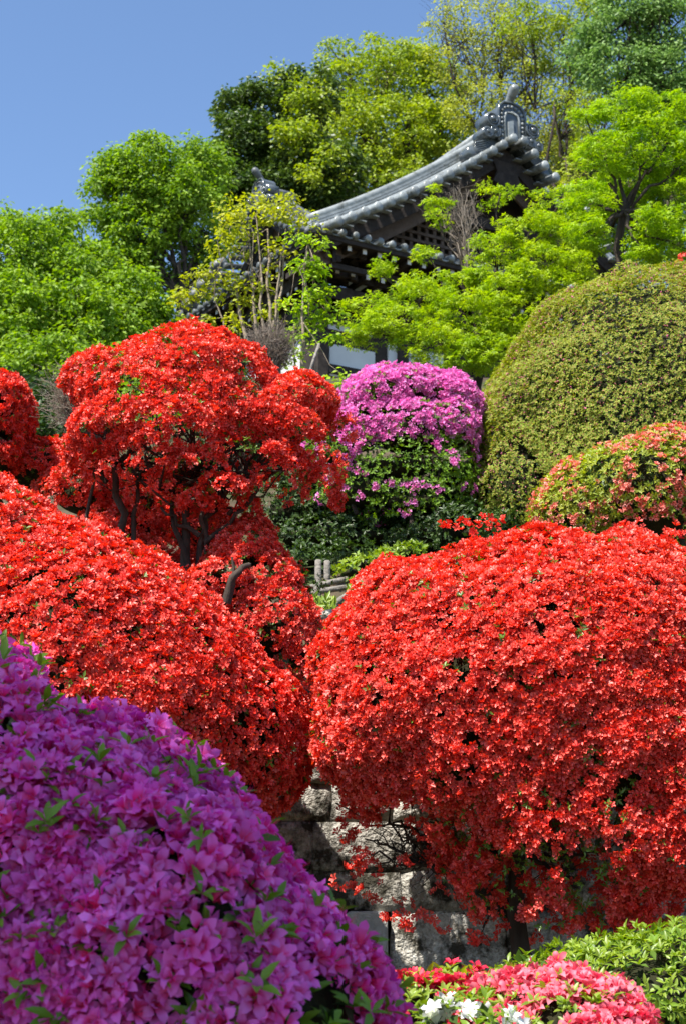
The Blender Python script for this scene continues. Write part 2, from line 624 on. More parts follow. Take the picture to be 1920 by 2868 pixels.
def bush(name, label, cat, lobes, seed, petal=None, fsize=0.022, clumps=110, fper=(4, 8), clump_r=0.055, hi=False, stam=False,
         hole=(3.0, 0.62), bump=0.05, bfreq=5.0, leaf='leaf_az', lsize=0.04, whorls=220, lhi=False, lw=0.2, inner=0.08, up=0.25,
         parts=300, leaf_parts=0, group=None, cup=0.62, wide=0.33, base=None, buds=None, extra=None, lup=0.35, inner_leaf='leaf_dark', innerw=160, shrink=.035, lel=(.15, 1.0), kk=15.0, lout=.028):
    r = np.random.default_rng(seed)
    cs = np.array([L['c'] for L in lobes])
    if base is None:
        bx, by = cs[:, 0].mean(), cs[:, 1].mean()
        base = np.array([bx, by, ground_z(bx, by) - 0.02])
    base = np.asarray(base, float)
    root = thing(name, label, cat, base, 0, group)
    B = dict(root=root, base=base, parts=parts, leaf_parts=leaf_parts, seed=seed)
    # flowers
    if petal:
        P, N = surf_points(lobes, 'fl', clumps, r, bump, bfreq, seed, shrink=shrink, kk=kk)
        h = noise(P, hole[0], seed + 5) + 0.35 * noise(P, hole[0] * 3, seed + 6)
        thr = hole[1] if len(hole) == 2 else np.interp(P[:, 2], [hole[2], hole[3]], [hole[1], hole[4]])
        k = h < thr
        P, N = P[k], N[k]
        if extra is not None:
            P = np.vstack([P, extra[0]])
            N = np.vstack([N, extra[1]])
        cnt = r.integers(fper[0], fper[1], len(P))
        idx = np.repeat(np.arange(len(P)), cnt)
        n = len(idx)
        off = unit(r.normal(size=(n, 3))) * (r.uniform(0, 1, n) ** .5)[:, None]
        Nn = N[idx]
        off = off - Nn * (off * Nn).sum(1, keepdims=True)
        o2 = (off ** 2).sum(1, keepdims=True)
        pos = P[idx] + off * clump_r + Nn * (0.45 * clump_r * (1 - o2) + r.normal(0, .012, (n, 1)))
        dr = unit(Nn + 0.85 * off + np.array([0, 0, up]) + r.normal(0, .42, (n, 3)))
        cv = noise(P, 2.0, seed + 9) * .25 + .5 + r.normal(0, .15, len(P))
        B['fl'] = dict(pos=pos, R=frame_z(dr, r), s=fsize * r.uniform(.78, 1.18, n), var=rvar(n, r, cv[idx]), id=r.integers(0, 5, n),
                       tpl=[flower_tpl(hi, seed * 7 + q, stam, cup, wide) for q in range(5)], mat=M[petal], name='flower')
    # leaves: whorls at the shoot tips
    P, N = surf_points(lobes, 'lf', whorls, r, bump, bfreq, seed, shrink=shrink, kk=kk)
    P = P + N * (r.uniform(-inner, lout, len(P)))[:, None]
    k = 5
    idx = np.repeat(np.arange(len(P)), k)
    n = len(idx)
    ax = unit(N + np.array([0, 0, lup]) + r.normal(0, .35, N.shape))
    fr = frame_z(ax, r)[idx]
    a = (np.tile(np.arange(k), len(P)) * 2 * math.pi / k) + r.normal(0, .3, n)
    e = r.uniform(lel[0], lel[1], n)
    loc = np.stack([np.cos(a) * np.cos(e), np.sin(a) * np.cos(e), np.sin(e)], 1)
    d = np.einsum('kij,kj->ki', fr, loc)
    R = frame_y(d, ax[idx])
    cv = noise(P, 2.5, seed + 8) * .3 + .45 + r.normal(0, .15, len(P))
    B['lf'] = dict(pos=P[idx], R=R, s=lsize * r.uniform(.6, 1.2, n), var=rvar(n, r, cv[idx]), id=np.zeros(n, int),
                   tpl=[leaf_tpl(lw, lhi)], mat=M[leaf], name='leaf')
    # buds
    if buds:
        P, N = surf_points(lobes, 'lf', buds[0], r, bump, bfreq, seed, shrink=shrink, kk=kk)
        n = len(P)
        t = MB().tube([(0, 0, -.3), (0, 0, .5), (0, 0, 1.3)], [.15, .48, .03], 3, False)
        tv = np.vstack(t.v)
        tf = np.array([q for f in t.f for q in ((f[0], f[1], f[2]), (f[0], f[2], f[3]))])
        v = merge([place((tv, tf, tv[:, 2]), P + N * 0.015, frame_z(N + r.normal(0, .4, N.shape), r), buds[1] * r.uniform(.6, 1.3, n), rvar(n, r))])
        link('flower_buds', raw_mesh('flower_buds', v[0] - base, v[1], v[2], M['bud']), root, 'stuff')
    # inner leaves and core
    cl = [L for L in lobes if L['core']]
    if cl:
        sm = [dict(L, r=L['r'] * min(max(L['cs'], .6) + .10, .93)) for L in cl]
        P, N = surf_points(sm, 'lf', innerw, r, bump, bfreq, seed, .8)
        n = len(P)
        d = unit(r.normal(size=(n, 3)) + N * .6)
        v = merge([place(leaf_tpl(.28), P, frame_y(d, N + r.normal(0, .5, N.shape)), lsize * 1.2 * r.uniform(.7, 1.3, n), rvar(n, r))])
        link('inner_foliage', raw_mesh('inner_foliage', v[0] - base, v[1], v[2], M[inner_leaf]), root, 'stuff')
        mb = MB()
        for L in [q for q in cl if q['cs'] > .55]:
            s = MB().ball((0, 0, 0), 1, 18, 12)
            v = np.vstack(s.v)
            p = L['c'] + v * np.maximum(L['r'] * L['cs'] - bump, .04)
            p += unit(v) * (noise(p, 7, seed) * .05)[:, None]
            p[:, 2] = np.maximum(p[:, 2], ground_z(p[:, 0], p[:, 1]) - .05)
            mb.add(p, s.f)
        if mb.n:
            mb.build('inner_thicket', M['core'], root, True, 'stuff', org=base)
    # stems from the ground up into the bush
    for q, L in enumerate(sorted(lobes, key=lambda K: -K['r'].prod())[:3]):
        if seed in (21, 23, 27):
            break
        foot = np.array([L['c'][0] * .6 + base[0] * .4, L['c'][1] * .6 + base[1] * .4, 0])
        foot[2] = ground_z(foot[0], foot[1]) - .05
        P = limb(foot, L['c'], 7, .04, 0, r)
        MB().tube(P, np.linspace(.035, .015, 7), 6, False).build('stem', M['bark'], root, True, org=base)
    BUSH.append(B)
    return B


def twigs(root, base, starts, r, name='branch', mat='bark', kind=None):
    mb = MB()
    for pts, r0, r1 in starts:
        mb.tube(pts, np.linspace(r0, r1, len(pts)), 5 if r0 > .012 else 4, False)
    return mb.build(name, M[mat], root, True, kind, org=base)


def sprays(pix, seed, Y, dY=0.15, r0=0.01):
    """clump points on drooping sprays, from pixel anchors"""
    r = np.random.default_rng(seed)
    P = np.array([pt(x, y, Y + r.uniform(-dY, dY)) for x, y in pix])
    N = unit(r.normal(0, .5, P.shape) + [-.1, -.6, .25])
    return P, N


# --- the big red dome in front of the stone wall (right)
LR = [lobe(1430, 1950, 8.0, 520, 425), lobe(1760, 1940, 8.0, 420, 430, cs=.8), lobe(1600, 1930, 8.0, 420, 420, .9), lobe(1130, 1930, 7.9, 245, 340, .55),
      lobe(1640, 2250, 7.8, 400, 280, .62, fl=.8, lf=1.4, cs=0), lobe(1180, 2080, 7.9, 300, 190, .5, fl=.8, cs=.7),
      lobe(1900, 2250, 7.75, 260, 330, .55, fl=1.2, lf=1.5, cs=0), lobe(1680, 2420, 7.75, 210, 150, .35, fl=.75, core=False, lf=.8), lobe(1560, 2480, 7.85, 270, 170, .4, fl=.8, core=False, lf=.8), lobe(1800, 2490, 7.8, 240, 160, .35, fl=.85, core=False, lf=1.0), lobe(1420, 2380, 7.9, 180, 150, .35, fl=.3, core=False, lf=.4)]
rs = np.random.default_rng(5)
sp = []
for _ in range(1200):
    x, y = rs.uniform(960, 1500), rs.uniform(2180, 2640)
    lim = 2330 + (x - 960) * 0.62
    dens = .50 if y < lim - 60 else (.30 if y < lim else 0)
    if x < 1060 and y < 2340:
        dens = 1.1
    elif x < 1080 and y < 2480:
        dens = .35
    if 1060 < x < 1300 and 2240 < y < 2400:
        dens *= .30
    if rs.uniform() < dens * .42:
        sp.append((x, y))
sp += [(990, 2480), (1010, 2500), (940, 2470), (1040, 2510), (1085, 2560), (1120, 2575), (1140, 2590), (1100, 2540), (1150, 2540), (1180, 2560), (1290, 2500), (1220, 2590), (1240, 2600), (1330, 2620), (1350, 2640)]
ex = sprays(sp, 8, 8.15, .28)
exl = []
gap = [p for p in [(1240, 1475), (1370, 1455), (1300, 1465), (1290, 1480), (1395, 1462), (1350, 1475), (1330, 1480), (1780, 1480), (1870, 1490), (1890, 1500), (1900, 1480)]]
gp = sprays(gap, 9, 7.9, .05)
ex = (np.vstack([ex[0], gp[0]]), np.vstack([ex[1], unit(gp[1] + [0, 0, .8])]))
bR = bush('red_azalea', 'huge dome of scarlet azalea overhanging the stone wall, with bare twisted branches beneath', 'azalea', LR, 21, 'red', .0228, 330, (4, 9), hole=(9.5, .34, 1.45, 2.7, 1.05), bump=.05, bfreq=10, lsize=.032, whorls=150, extra=ex, group='scarlet azaleas in bloom', base=pt(1455, 2560, 8.2) * [1, 1, 0] + [0, 0, .7])
tb = bR['base']
tr = np.random.default_rng(31)
fork = pt(1450, 2380, 8.2)
twigs(bR['root'], tb, [(np.array([tb, tb + (fork - tb) * .35 + [.02, 0, 0], tb + (fork - tb) * .7 - [.02, 0, 0], fork, pt(1440, 2180, 8.15), pt(1400, 2050, 8.1)]), .062, .03)], tr, 'trunk')
br = []
for x, y, Y in ((1010, 2390, 8.3), (1020, 2350, 8.2), (1060, 2420, 8.35), (1090, 2300, 8.3), (1150, 2440, 8.25), (1000, 2300, 8.1), (1130, 2350, 8.2), (1200, 2260, 8.2), (940, 2250, 8.2), (1700, 2400, 8.1), (1800, 2300, 8.0), (1620, 2500, 8.0), (1350, 2600, 8.2)):
    e = pt(x, y, Y)
    st = fork + (tr.normal(0, .03, 3))
    mid = pt(1230 + tr.normal(0, 40), 2410 + tr.normal(0, 14), 8.25) if x < 1300 else (st + e) / 2
    L1, L2 = limb(st, mid, 8, .05, -.06, tr), limb(mid, e, 10, .07, .05, tr)
    br.append((np.vstack([L1, L2[1:]]), .017, .004))
    for q in range(7):
        s0 = L2[tr.integers(1, 6)]
        br.append((limb(s0, s0 + tr.normal(0, .10, 3) + [-.05, 0, .02], 7, .10, .05, tr), .004, .0012))
for p in ex[0][::2]:
    b0 = br[tr.integers(0, len(br))][0][-2]
    if np.linalg.norm(b0 - p) < .35:
        br.append((limb(p, b0, 7, .1, -.12, tr), .0016, .003))
twigs(bR['root'], tb, br, tr)

# --- the big red dome (left)
LL = [lobe(-120, 1755, 8.25, 440, 430), lobe(190, 1950, 8.15, 440, 465, .9), lobe(400, 2000, 8.15, 330, 400, .8), lobe(590, 2060, 8.15, 250, 285, .6), lobe(755, 2080, 8.15, 105, 165, .3, cs=.7), lobe(300, 2250, 8.05, 350, 200, .6)]
bL = bush('red_azalea', 'broad sloping mound of scarlet azalea behind the purple azalea', 'azalea', LL, 22, 'red', .0248, 290, (4, 9), hole=(4.6, .62, 2.0, 3.4, 1.4), bump=.04, bfreq=9,
          lsize=.034, whorls=130, group='scarlet azaleas in bloom')

# --- tree-like red azalea on bare trunks
LT = [lobe(470, 1140, 9.38, 235, 125, .5, cs=0), lobe(430, 1270, 9.3, 150, 60, .34, fl=.8, cs=0), lobe(680, 1190, 9.35, 150, 110, .42, cs=0), lobe(400, 1080, 9.55, 225, 118, .52, cs=0), lobe(510, 1050, 9.5, 200, 125, .5, cs=0), lobe(620, 1065, 9.45, 165, 118, .5, cs=0), lobe(265, 1075, 9.6, 90, 60, .3, fl=.8, cs=0), lobe(330, 1215, 9.35, 130, 80, .4, cs=0), lobe(520, 1215, 9.3, 190, 105, .45, cs=0), lobe(225, 1275, 9.35, 50, 50, .25, cs=0),
      lobe(850, 1135, 9.5, 105, 85, .38, cs=0), lobe(740, 1170, 9.4, 110, 90, .4, cs=0), lobe(820, 1225, 9.4, 105, 62, .36, cs=0), lobe(690, 1285, 9.25, 150, 66, .36, fl=.9, cs=0), lobe(560, 1325, 9.25, 110, 50, .35, fl=.8, cs=0), lobe(800, 1322, 9.3, 90, 45, .3, fl=.7, cs=0),
      lobe(640, 1377, 9.2, 60, 34, .2, fl=.7, core=False), lobe(900, 1347, 9.4, 45, 45, .2, fl=.5, core=False, lf=.6), lobe(945, 1395, 9.4, 14, 30, .08, core=False, fl=.9), lobe(480, 1382, 9.5, 110, 60, .3, fl=.35, core=False, lf=.5), lobe(550, 1402, 9.3, 40, 26, .15, fl=.7, core=False),
      lobe(960, 1202, 9.6, 30, 26, .1, fl=.7, core=False), lobe(360, 1320, 9.4, 120, 60, .3, fl=.45, core=False, lf=.4), lobe(470, 1310, 9.3, 120, 50, .3, fl=.5, core=False, lf=.5), lobe(760, 1370, 9.35, 90, 40, .25, fl=.4, core=False, lf=.5), lobe(870, 1280, 9.4, 70, 50, .25, fl=.5, core=False, lf=.5), lobe(500, 1430, 9.7, 120, 70, .3, fl=.4, core=False, lf=.4), lobe(650, 1420, 9.6, 90, 50, .25, fl=.35, core=False, lf=.4), lobe(230, 1320, 9.6, 60, 45, .2, fl=.5, core=False, lf=.4)]
bT0 = pt(525, 1640, 9.6)
bT0[2] = ground_z(bT0[0], bT0[1]) - .05
bT = bush('red_azalea', 'tall tree-like scarlet azalea with bare dark trunks and cloud-shaped crown', 'azalea', LT, 23, 'red', .0222, 430, (4, 9), hole=(11, .46), bump=.06, bfreq=10,
          lsize=.03, whorls=170, group='scarlet azaleas in bloom', base=bT0, inner=.05, innerw=260, shrink=.062, kk=20.0)
tt = np.random.default_rng(33)
b0 = bT['base']
for (x0, y0), (x1, y1), (x2, y2), r0 in (((520, 1560), (520, 1400), (540, 1200), .06), ((560, 1560), (575, 1450), (720, 1330), .045), ((535, 1600), (490, 1480), (470, 1250), .04), ((340, 1480), (325, 1350), (330, 1210), .05),
                                         ((250, 1410), (262, 1330), (265, 1250), .022), ((375, 1480), (385, 1350), (420, 1250), .03), ((575, 1600), (580, 1500), (560, 1300), .035)):
    st = pt(x0, y0 + 120, 9.6)
    st[2] = min(st[2], ground_z(st[0], st[1]))
    p = np.vstack([limb(st, pt(x0, y0, 9.55), 4, .02, 0, tt), limb(pt(x0, y0, 9.55), pt(x1, y1, 9.45), 4, .05, 0, tt)[1:], limb(pt(x1, y1, 9.45), pt(x2, y2, 9.4), 5, .06, 0, tt)[1:]])
    twigs(bT['root'], b0, [(p, r0 * .68, r0 * .3)], tt, 'trunk')
br = []
for j in range(90):
    L = LT[tt.integers(0, 16)]
    e = L['c'] + unit(tt.normal(size=3)) * L['r'] * .8
    s = pt(*[(540, 1330), (470, 1380), (620, 1420), (325, 1300), (560, 1300), (690, 1350)][tt.integers(0, 6)], 9.45)
    br.append((limb(s, e, 7, .09, -.04, tt), .011, .003))
for s, e in (((575, 1520), (740, 1330)), ((740, 1330), (870, 1280)), ((330, 1300), (210, 1240)), ((640, 1440), (720, 1380)), ((560, 1500), (450, 1420)), ((250, 1270), (200, 1230)), ((300, 1350), (240, 1250))):
    br.append((limb(pt(*s, 9.45), pt(*e, 9.4), 7, .05, -.03, tt), .019, .008))
twigs(bT['root'], b0, br, tt)

# --- red azalea at the far left, low reds beside and below
bush('red_azalea', 'rounded scarlet azalea bush in front of tall green trees', 'azalea',
     [lobe(-40, 1170, 10.2, 120, 125, .42), lobe(20, 1130, 10.2, 62, 75, .3), lobe(-40, 1270, 10.1, 115, 80, .4, fl=.7)], 24, 'red', .0225, 380, (4, 9), hole=(6, .8), bump=.04, bfreq=8, whorls=110, lsize=.03, group='scarlet azaleas in bloom')
bush('red_azalea', 'low loose scarlet azalea between the rounded bush and the bare trunks', 'azalea',
     [lobe(130, 1330, 10.6, 110, 90, .4, fl=.8), lobe(230, 1400, 10.4, 130, 80, .4, fl=.8), lobe(60, 1290, 10.5, 80, 70, .3, fl=.7), lobe(420, 1440, 10.4, 130, 110, .4, fl=.8, lf=.6), lobe(540, 1480, 10.3, 120, 110, .35, fl=.8, lf=.6), lobe(330, 1520, 10.2, 140, 90, .35, fl=.8, lf=.6), lobe(470, 1600, 10.1, 140, 90, .35, fl=.8, lf=.6)], 25, 'red', .0222, 380, (4, 9), hole=(6, .6), bump=.05, bfreq=8, whorls=170, lsize=.03, group='scarlet azaleas in bloom')
bD = bush('red_azalea', 'half-shaded scarlet azalea under the tree-like azalea, beside the log fence', 'azalea',
          [lobe(700, 1560, 9.6, 110, 70, .35), lobe(640, 1650, 9.5, 130, 90, .4), lobe(790, 1640, 9.5, 105, 70, .32, fl=.9), lobe(760, 1760, 9.4, 130, 110, .38, fl=.75), lobe(690, 1500, 9.7, 75, 38, .22, cs=.5),
           lobe(890, 1640, 9.5, 42, 26, .12, fl=.8, core=False), lobe(870, 1740, 9.4, 50, 36, .15, fl=.55, core=False), lobe(840, 1870, 9.4, 75, 90, .25, fl=.7, lf=1.2)], 26, 'red', .0222, 400, (4, 9), hole=(6, .55), bump=.05, bfreq=8, whorls=190, lsize=.03, group='scarlet azaleas in bloom')
twigs(bD['root'], bD['base'], [(np.array([pt(635, 1690, 9.1), pt(648, 1640, 9.08), pt(652, 1618, 9.05), pt(672, 1600, 9.05), pt(676, 1590, 9.05), pt(700, 1582, 9.1)]), .034, .016), (np.array([pt(650, 1640, 9.08), pt(655, 1590, 9.1), pt(650, 1560, 9.1)]), .014, .007)], tt, 'branch')

# --- magenta azalea, its dark leafy skirt
LM = [lobe(1140, 1085, 13.3, 130, 48, .5), lobe(1140, 1120, 13.2, 165, 72, .55), lobe(1040, 1130, 13.0, 105, 62, .45), lobe(1260, 1130, 13.2, 85, 62, .4), lobe(1000, 1215, 12.9, 110, 70, .4, fl=.8), lobe(1150, 1215, 12.9, 150, 75, .45, fl=.85), lobe(1270, 1210, 13, 75, 80, .4, fl=.5),
      lobe(940, 1280, 12.8, 110, 66, .38, fl=.3, lf=1.3, cs=.6), lobe(1120, 1310, 12.8, 180, 85, .42, fl=.09, lf=1.3, cs=.6), lobe(1260, 1330, 12.85, 95, 90, .38, fl=.06, lf=1.3, cs=.6), lobe(1000, 1380, 12.8, 140, 75, .34, fl=.10, lf=1.3, cs=.6), lobe(1160, 1410, 12.8, 160, 80, .34, fl=.05, lf=1.3, cs=.6)]
bM = bush('magenta_azalea', 'magenta azalea in bloom with dark leafy base in front of the temple', 'azalea', LM, 27, 'magenta', .0235, 360, (4, 9), hole=(9, .55), bump=.05, bfreq=6, whorls=420, leaf='leaf_bright', lsize=.032, base=pt(1120, 1560, 13.4), inner=.12)
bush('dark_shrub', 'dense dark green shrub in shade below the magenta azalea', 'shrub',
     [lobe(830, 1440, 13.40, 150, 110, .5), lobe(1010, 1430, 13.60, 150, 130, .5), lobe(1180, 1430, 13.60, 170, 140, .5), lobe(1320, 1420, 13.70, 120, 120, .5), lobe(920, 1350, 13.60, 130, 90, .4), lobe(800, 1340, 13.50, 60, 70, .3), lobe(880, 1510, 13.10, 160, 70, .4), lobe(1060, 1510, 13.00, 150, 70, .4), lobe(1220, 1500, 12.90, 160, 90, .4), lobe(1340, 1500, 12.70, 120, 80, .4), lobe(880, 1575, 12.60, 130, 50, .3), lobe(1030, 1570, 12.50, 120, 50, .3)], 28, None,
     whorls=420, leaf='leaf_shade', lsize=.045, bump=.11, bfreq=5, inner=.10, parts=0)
for q, (x0, y0, x1, y1) in enumerate(((1150, 1480, 1150, 1330), (1220, 1470, 1235, 1300), (1240, 1340, 1310, 1290), (1000, 1440, 960, 1340))):
    twigs(bM['root'], bM['base'], [(limb(pt(x0, y0, 12.75), pt(x1, y1, 12.75), 6, .05, 0, tt), .022, .012)], tt, 'trunk')

# --- big clipped green mound (right), salmon azalea before it
bush('clipped_azalea', 'huge clipped green azalea mound sprinkled with tiny pink buds', 'azalea',
     [lobe(1880, 1310, 13.8, 555, 570, 1.8, cs=.93), lobe(1600, 1330, 13.6, 280, 380, 1.1, cs=.9), lobe(1440, 1400, 13.2, 150, 220, .7, cs=.9)], 29, None, whorls=1000, leaf='leaf_mound', lsize=.029, bump=.085, bfreq=5.5, inner=.05, lout=.05, lel=(-.1, .75), buds=(230, .013), parts=0, leaf_parts=300, lw=.22, innerw=260)
bush('salmon_azalea', 'salmon orange azalea mixed with yellow-green leaves below the clipped mound', 'azalea',
     [lobe(1790, 1400, 10.2, 225, 180, .7, fl=1, cs=.7), lobe(1600, 1440, 10.1, 130, 110, .4, fl=.55, lf=1.3, cs=.6), lobe(1900, 1330, 10.1, 130, 110, .5, cs=.6)], 30, 'salmon', .0195, 210, (3, 7), hole=(11, .45), bump=.05, bfreq=6, leaf='leaf_yel', lsize=.036, whorls=700, innerw=500, inner=.05, leaf_parts=300)
bush('red_azalea', 'small red azalea tip peeking over the clipped green mound', 'azalea', [lobe(1925, 735, 14.4, 26, 22, .15), lobe(1940, 770, 14.4, 30, 45, .2)], 41, 'red', .022, 130, whorls=80)
bush('green_shrub', 'small bright green leafy shrub above the log fence', 'shrub',
     [lobe(1060, 1590, 11.6, 85, 36, .35), lobe(1130, 1560, 11.8, 75, 34, .3), lobe(985, 1610, 11.4, 42, 24, .2), lobe(1020, 1650, 11.2, 55, 30, .25)], 32, None, whorls=420, leaf='leaf_fresh', lsize=.05, bump=.03, bfreq=9, parts=0, leaf_parts=250, inner=.05)

# --- foreground: purple, pink, crimson, white, clipped green
bush('purple_azalea', 'large purple azalea with big open flowers, standing in shade before the red mounds', 'azalea',
     [lobe(80, 2700, 4.15, 540, 720, .72, cs=.93), lobe(480, 2770, 4.0, 410, 530, .62, cs=.93), lobe(270, 2750, 4.1, 430, 575, .66, cs=.93), lobe(765, 2930, 3.85, 290, 360, .45, cs=.93), lobe(-120, 2400, 4.5, 330, 580, .6)], 34, 'purple', .0385, 195, (4, 8), .078, True, True,
     hole=(10, .52), bump=.05, bfreq=13, leaf='leaf_bright', lsize=.060, whorls=100, lhi=True, lw=.17, inner=.03, up=.2, innerw=200, parts=300, leaf_parts=300, shrink=.0, kk=28.0, lout=.055, cup=.75, wide=.30, lup=.6)
bush('pink_azalea', 'low bright pink azalea beside the clipped green shrub', 'azalea',
     [lobe(1560, 2860, 5.3, 230, 120, .38), lobe(1420, 2830, 5.5, 150, 70, .3, fl=.9), lobe(1740, 2900, 5.1, 110, 80, .25, fl=.8)], 35, 'pink', .033, 260, (3, 7), .055, True, True, hole=(7, .55), bump=.02, bfreq=9, leaf='leaf_fresh', lsize=.044, whorls=330, lhi=True, inner=.02, leaf_parts=300, lup=.9)
bush('crimson_azalea', 'low crimson azalea with fresh leaves at the foot of the stone wall', 'azalea',
     [lobe(1220, 2830, 5.6, 130, 75, .3), lobe(1130, 2830, 5.5, 70, 62, .2), lobe(1330, 2790, 5.7, 110, 46, .25, fl=.6)], 36, 'crimson', .031, 170, (3, 7), .055, True, True, hole=(7, .35), bump=.02, bfreq=9, leaf='leaf_fresh', lsize=.046, whorls=430, lhi=True, inner=.02, leaf_parts=300, lup=.9)
bush('white_azalea', 'white azalea with buds and pale leaves before the crimson azalea', 'azalea',
     [lobe(1330, 2880, 4.9, 130, 40, .2), lobe(1220, 2868, 4.95, 55, 30, .18, fl=.8)], 37, 'white', .036, 150, (2, 5), .055, True, True, hole=(9, .5), bump=.02, bfreq=9, leaf='leaf_fresh', lsize=.046, whorls=330, lhi=True, inner=.02, leaf_parts=200, lup=.9)
bush('clipped_shrub', 'bright green clipped azalea shrub without flowers behind the pink azalea', 'shrub',
     [lobe(1830, 2790, 6.3, 310, 165, .55), lobe(1600, 2790, 6.3, 200, 95, .4), lobe(1930, 2700, 6.3, 180, 110, .45), lobe(1480, 2800, 6.3, 110, 62, .3)], 38, None, whorls=560, leaf='leaf_fresh', lsize=.042, lhi=True, bump=.03, bfreq=8, inner=.05, parts=0, leaf_parts=300, lup=.5, lw=.17, inner_leaf='leaf_az')


# ------------------------------------------------------------------ build flowers / leaves: the largest in view as parts, the rest joined
def finish_bushes():
    cell = 9.0
    gw, gh = int(1920 / cell) + 2, int(2868 / cell) + 2
    zb = np.full((gw + 4, gh + 4), 1e9)
    for B in BUSH:
        for key in ('fl', 'lf'):
            if key not in B:
                continue
            x, y, z = project(B[key]['pos'])
            i, j = (x / cell).astype(int), (y / cell).astype(int)
            ok = (i >= 0) & (i < gw) & (j >= 0) & (j < gh) & (z > .5)
            B[key]['scr'] = (x, y, z, i, j, ok)
            span = 1 if key == 'fl' else 0
            for di in range(-span, span + 1):
                for dj in range(-span, span + 1):
                    np.minimum.at(zb, (i[ok] + di + 1, j[ok] + dj + 1), z[ok])
    for B in BUSH:
        for key, lim in (('fl', B['parts']), ('lf', B['leaf_parts'])):
            if key not in B:
                continue
            D = B[key]
            x, y, z, i, j, ok = D['scr']
            n = len(x)
            sel = np.zeros(n, bool)
            if lim:
                vis = ok & (x > 4) & (x < 1916) & (y > 4) & (y < 2864)
                vv = np.where(vis)[0]
                vv = vv[z[vv] < zb[i[vv] + 1, j[vv] + 1] + .02]
                toc = unit(EYE - D['pos'][vv])
                axis = D['R'][vv][:, :, 2]
                facing = np.abs((toc * axis).sum(1))
                size = D['s'][vv] / z[vv] * (.35 + facing)
                sel[vv[np.argsort(-size)][:lim]] = True
            base = B['base']
            # joined rest
            ps = []
            for q, tpl in enumerate(D['tpl']):
                k = (~sel) & (D['id'] == q)
                if k.any():
                    ps.append(place(tpl, D['pos'][k] - base, D['R'][k], D['s'][k], D['var'][k]))
            nm = 'flowers' if key == 'fl' else 'foliage'
            V, T, C = merge(ps)
            link(nm, raw_mesh(nm, V, T, C, D['mat'], True), B['root'], 'stuff')
            # single pieces, sharing a few meshes
            if sel.any():
                meshes = []
                for q, tpl in enumerate(D['tpl']):
                    for w, b in ((.15, .8), (.4, .3), (.65, .55), (.9, .15)):
                        v, f, t = tpl
                        tint = np.stack([np.full(len(v), w), t, np.full(len(v), b)], 1)
                        meshes.append(raw_mesh(D['name'], v, f, tint, D['mat'], True))
                for k in np.where(sel)[0]:
                    mi = D['id'][k] * 4 + min(3, int(D['var'][k, 0] * 4))
                    o = bpy.data.objects.new(D['name'], meshes[mi])
                    col.objects.link(o)
                    o.parent = B['root']
                    m = np.eye(4)
                    m[:3, :3] = D['R'][k] * D['s'][k]
                    m[:3, 3] = D['pos'][k] - base
                    o.matrix_basis = Matrix(m.tolist())


finish_bushes()


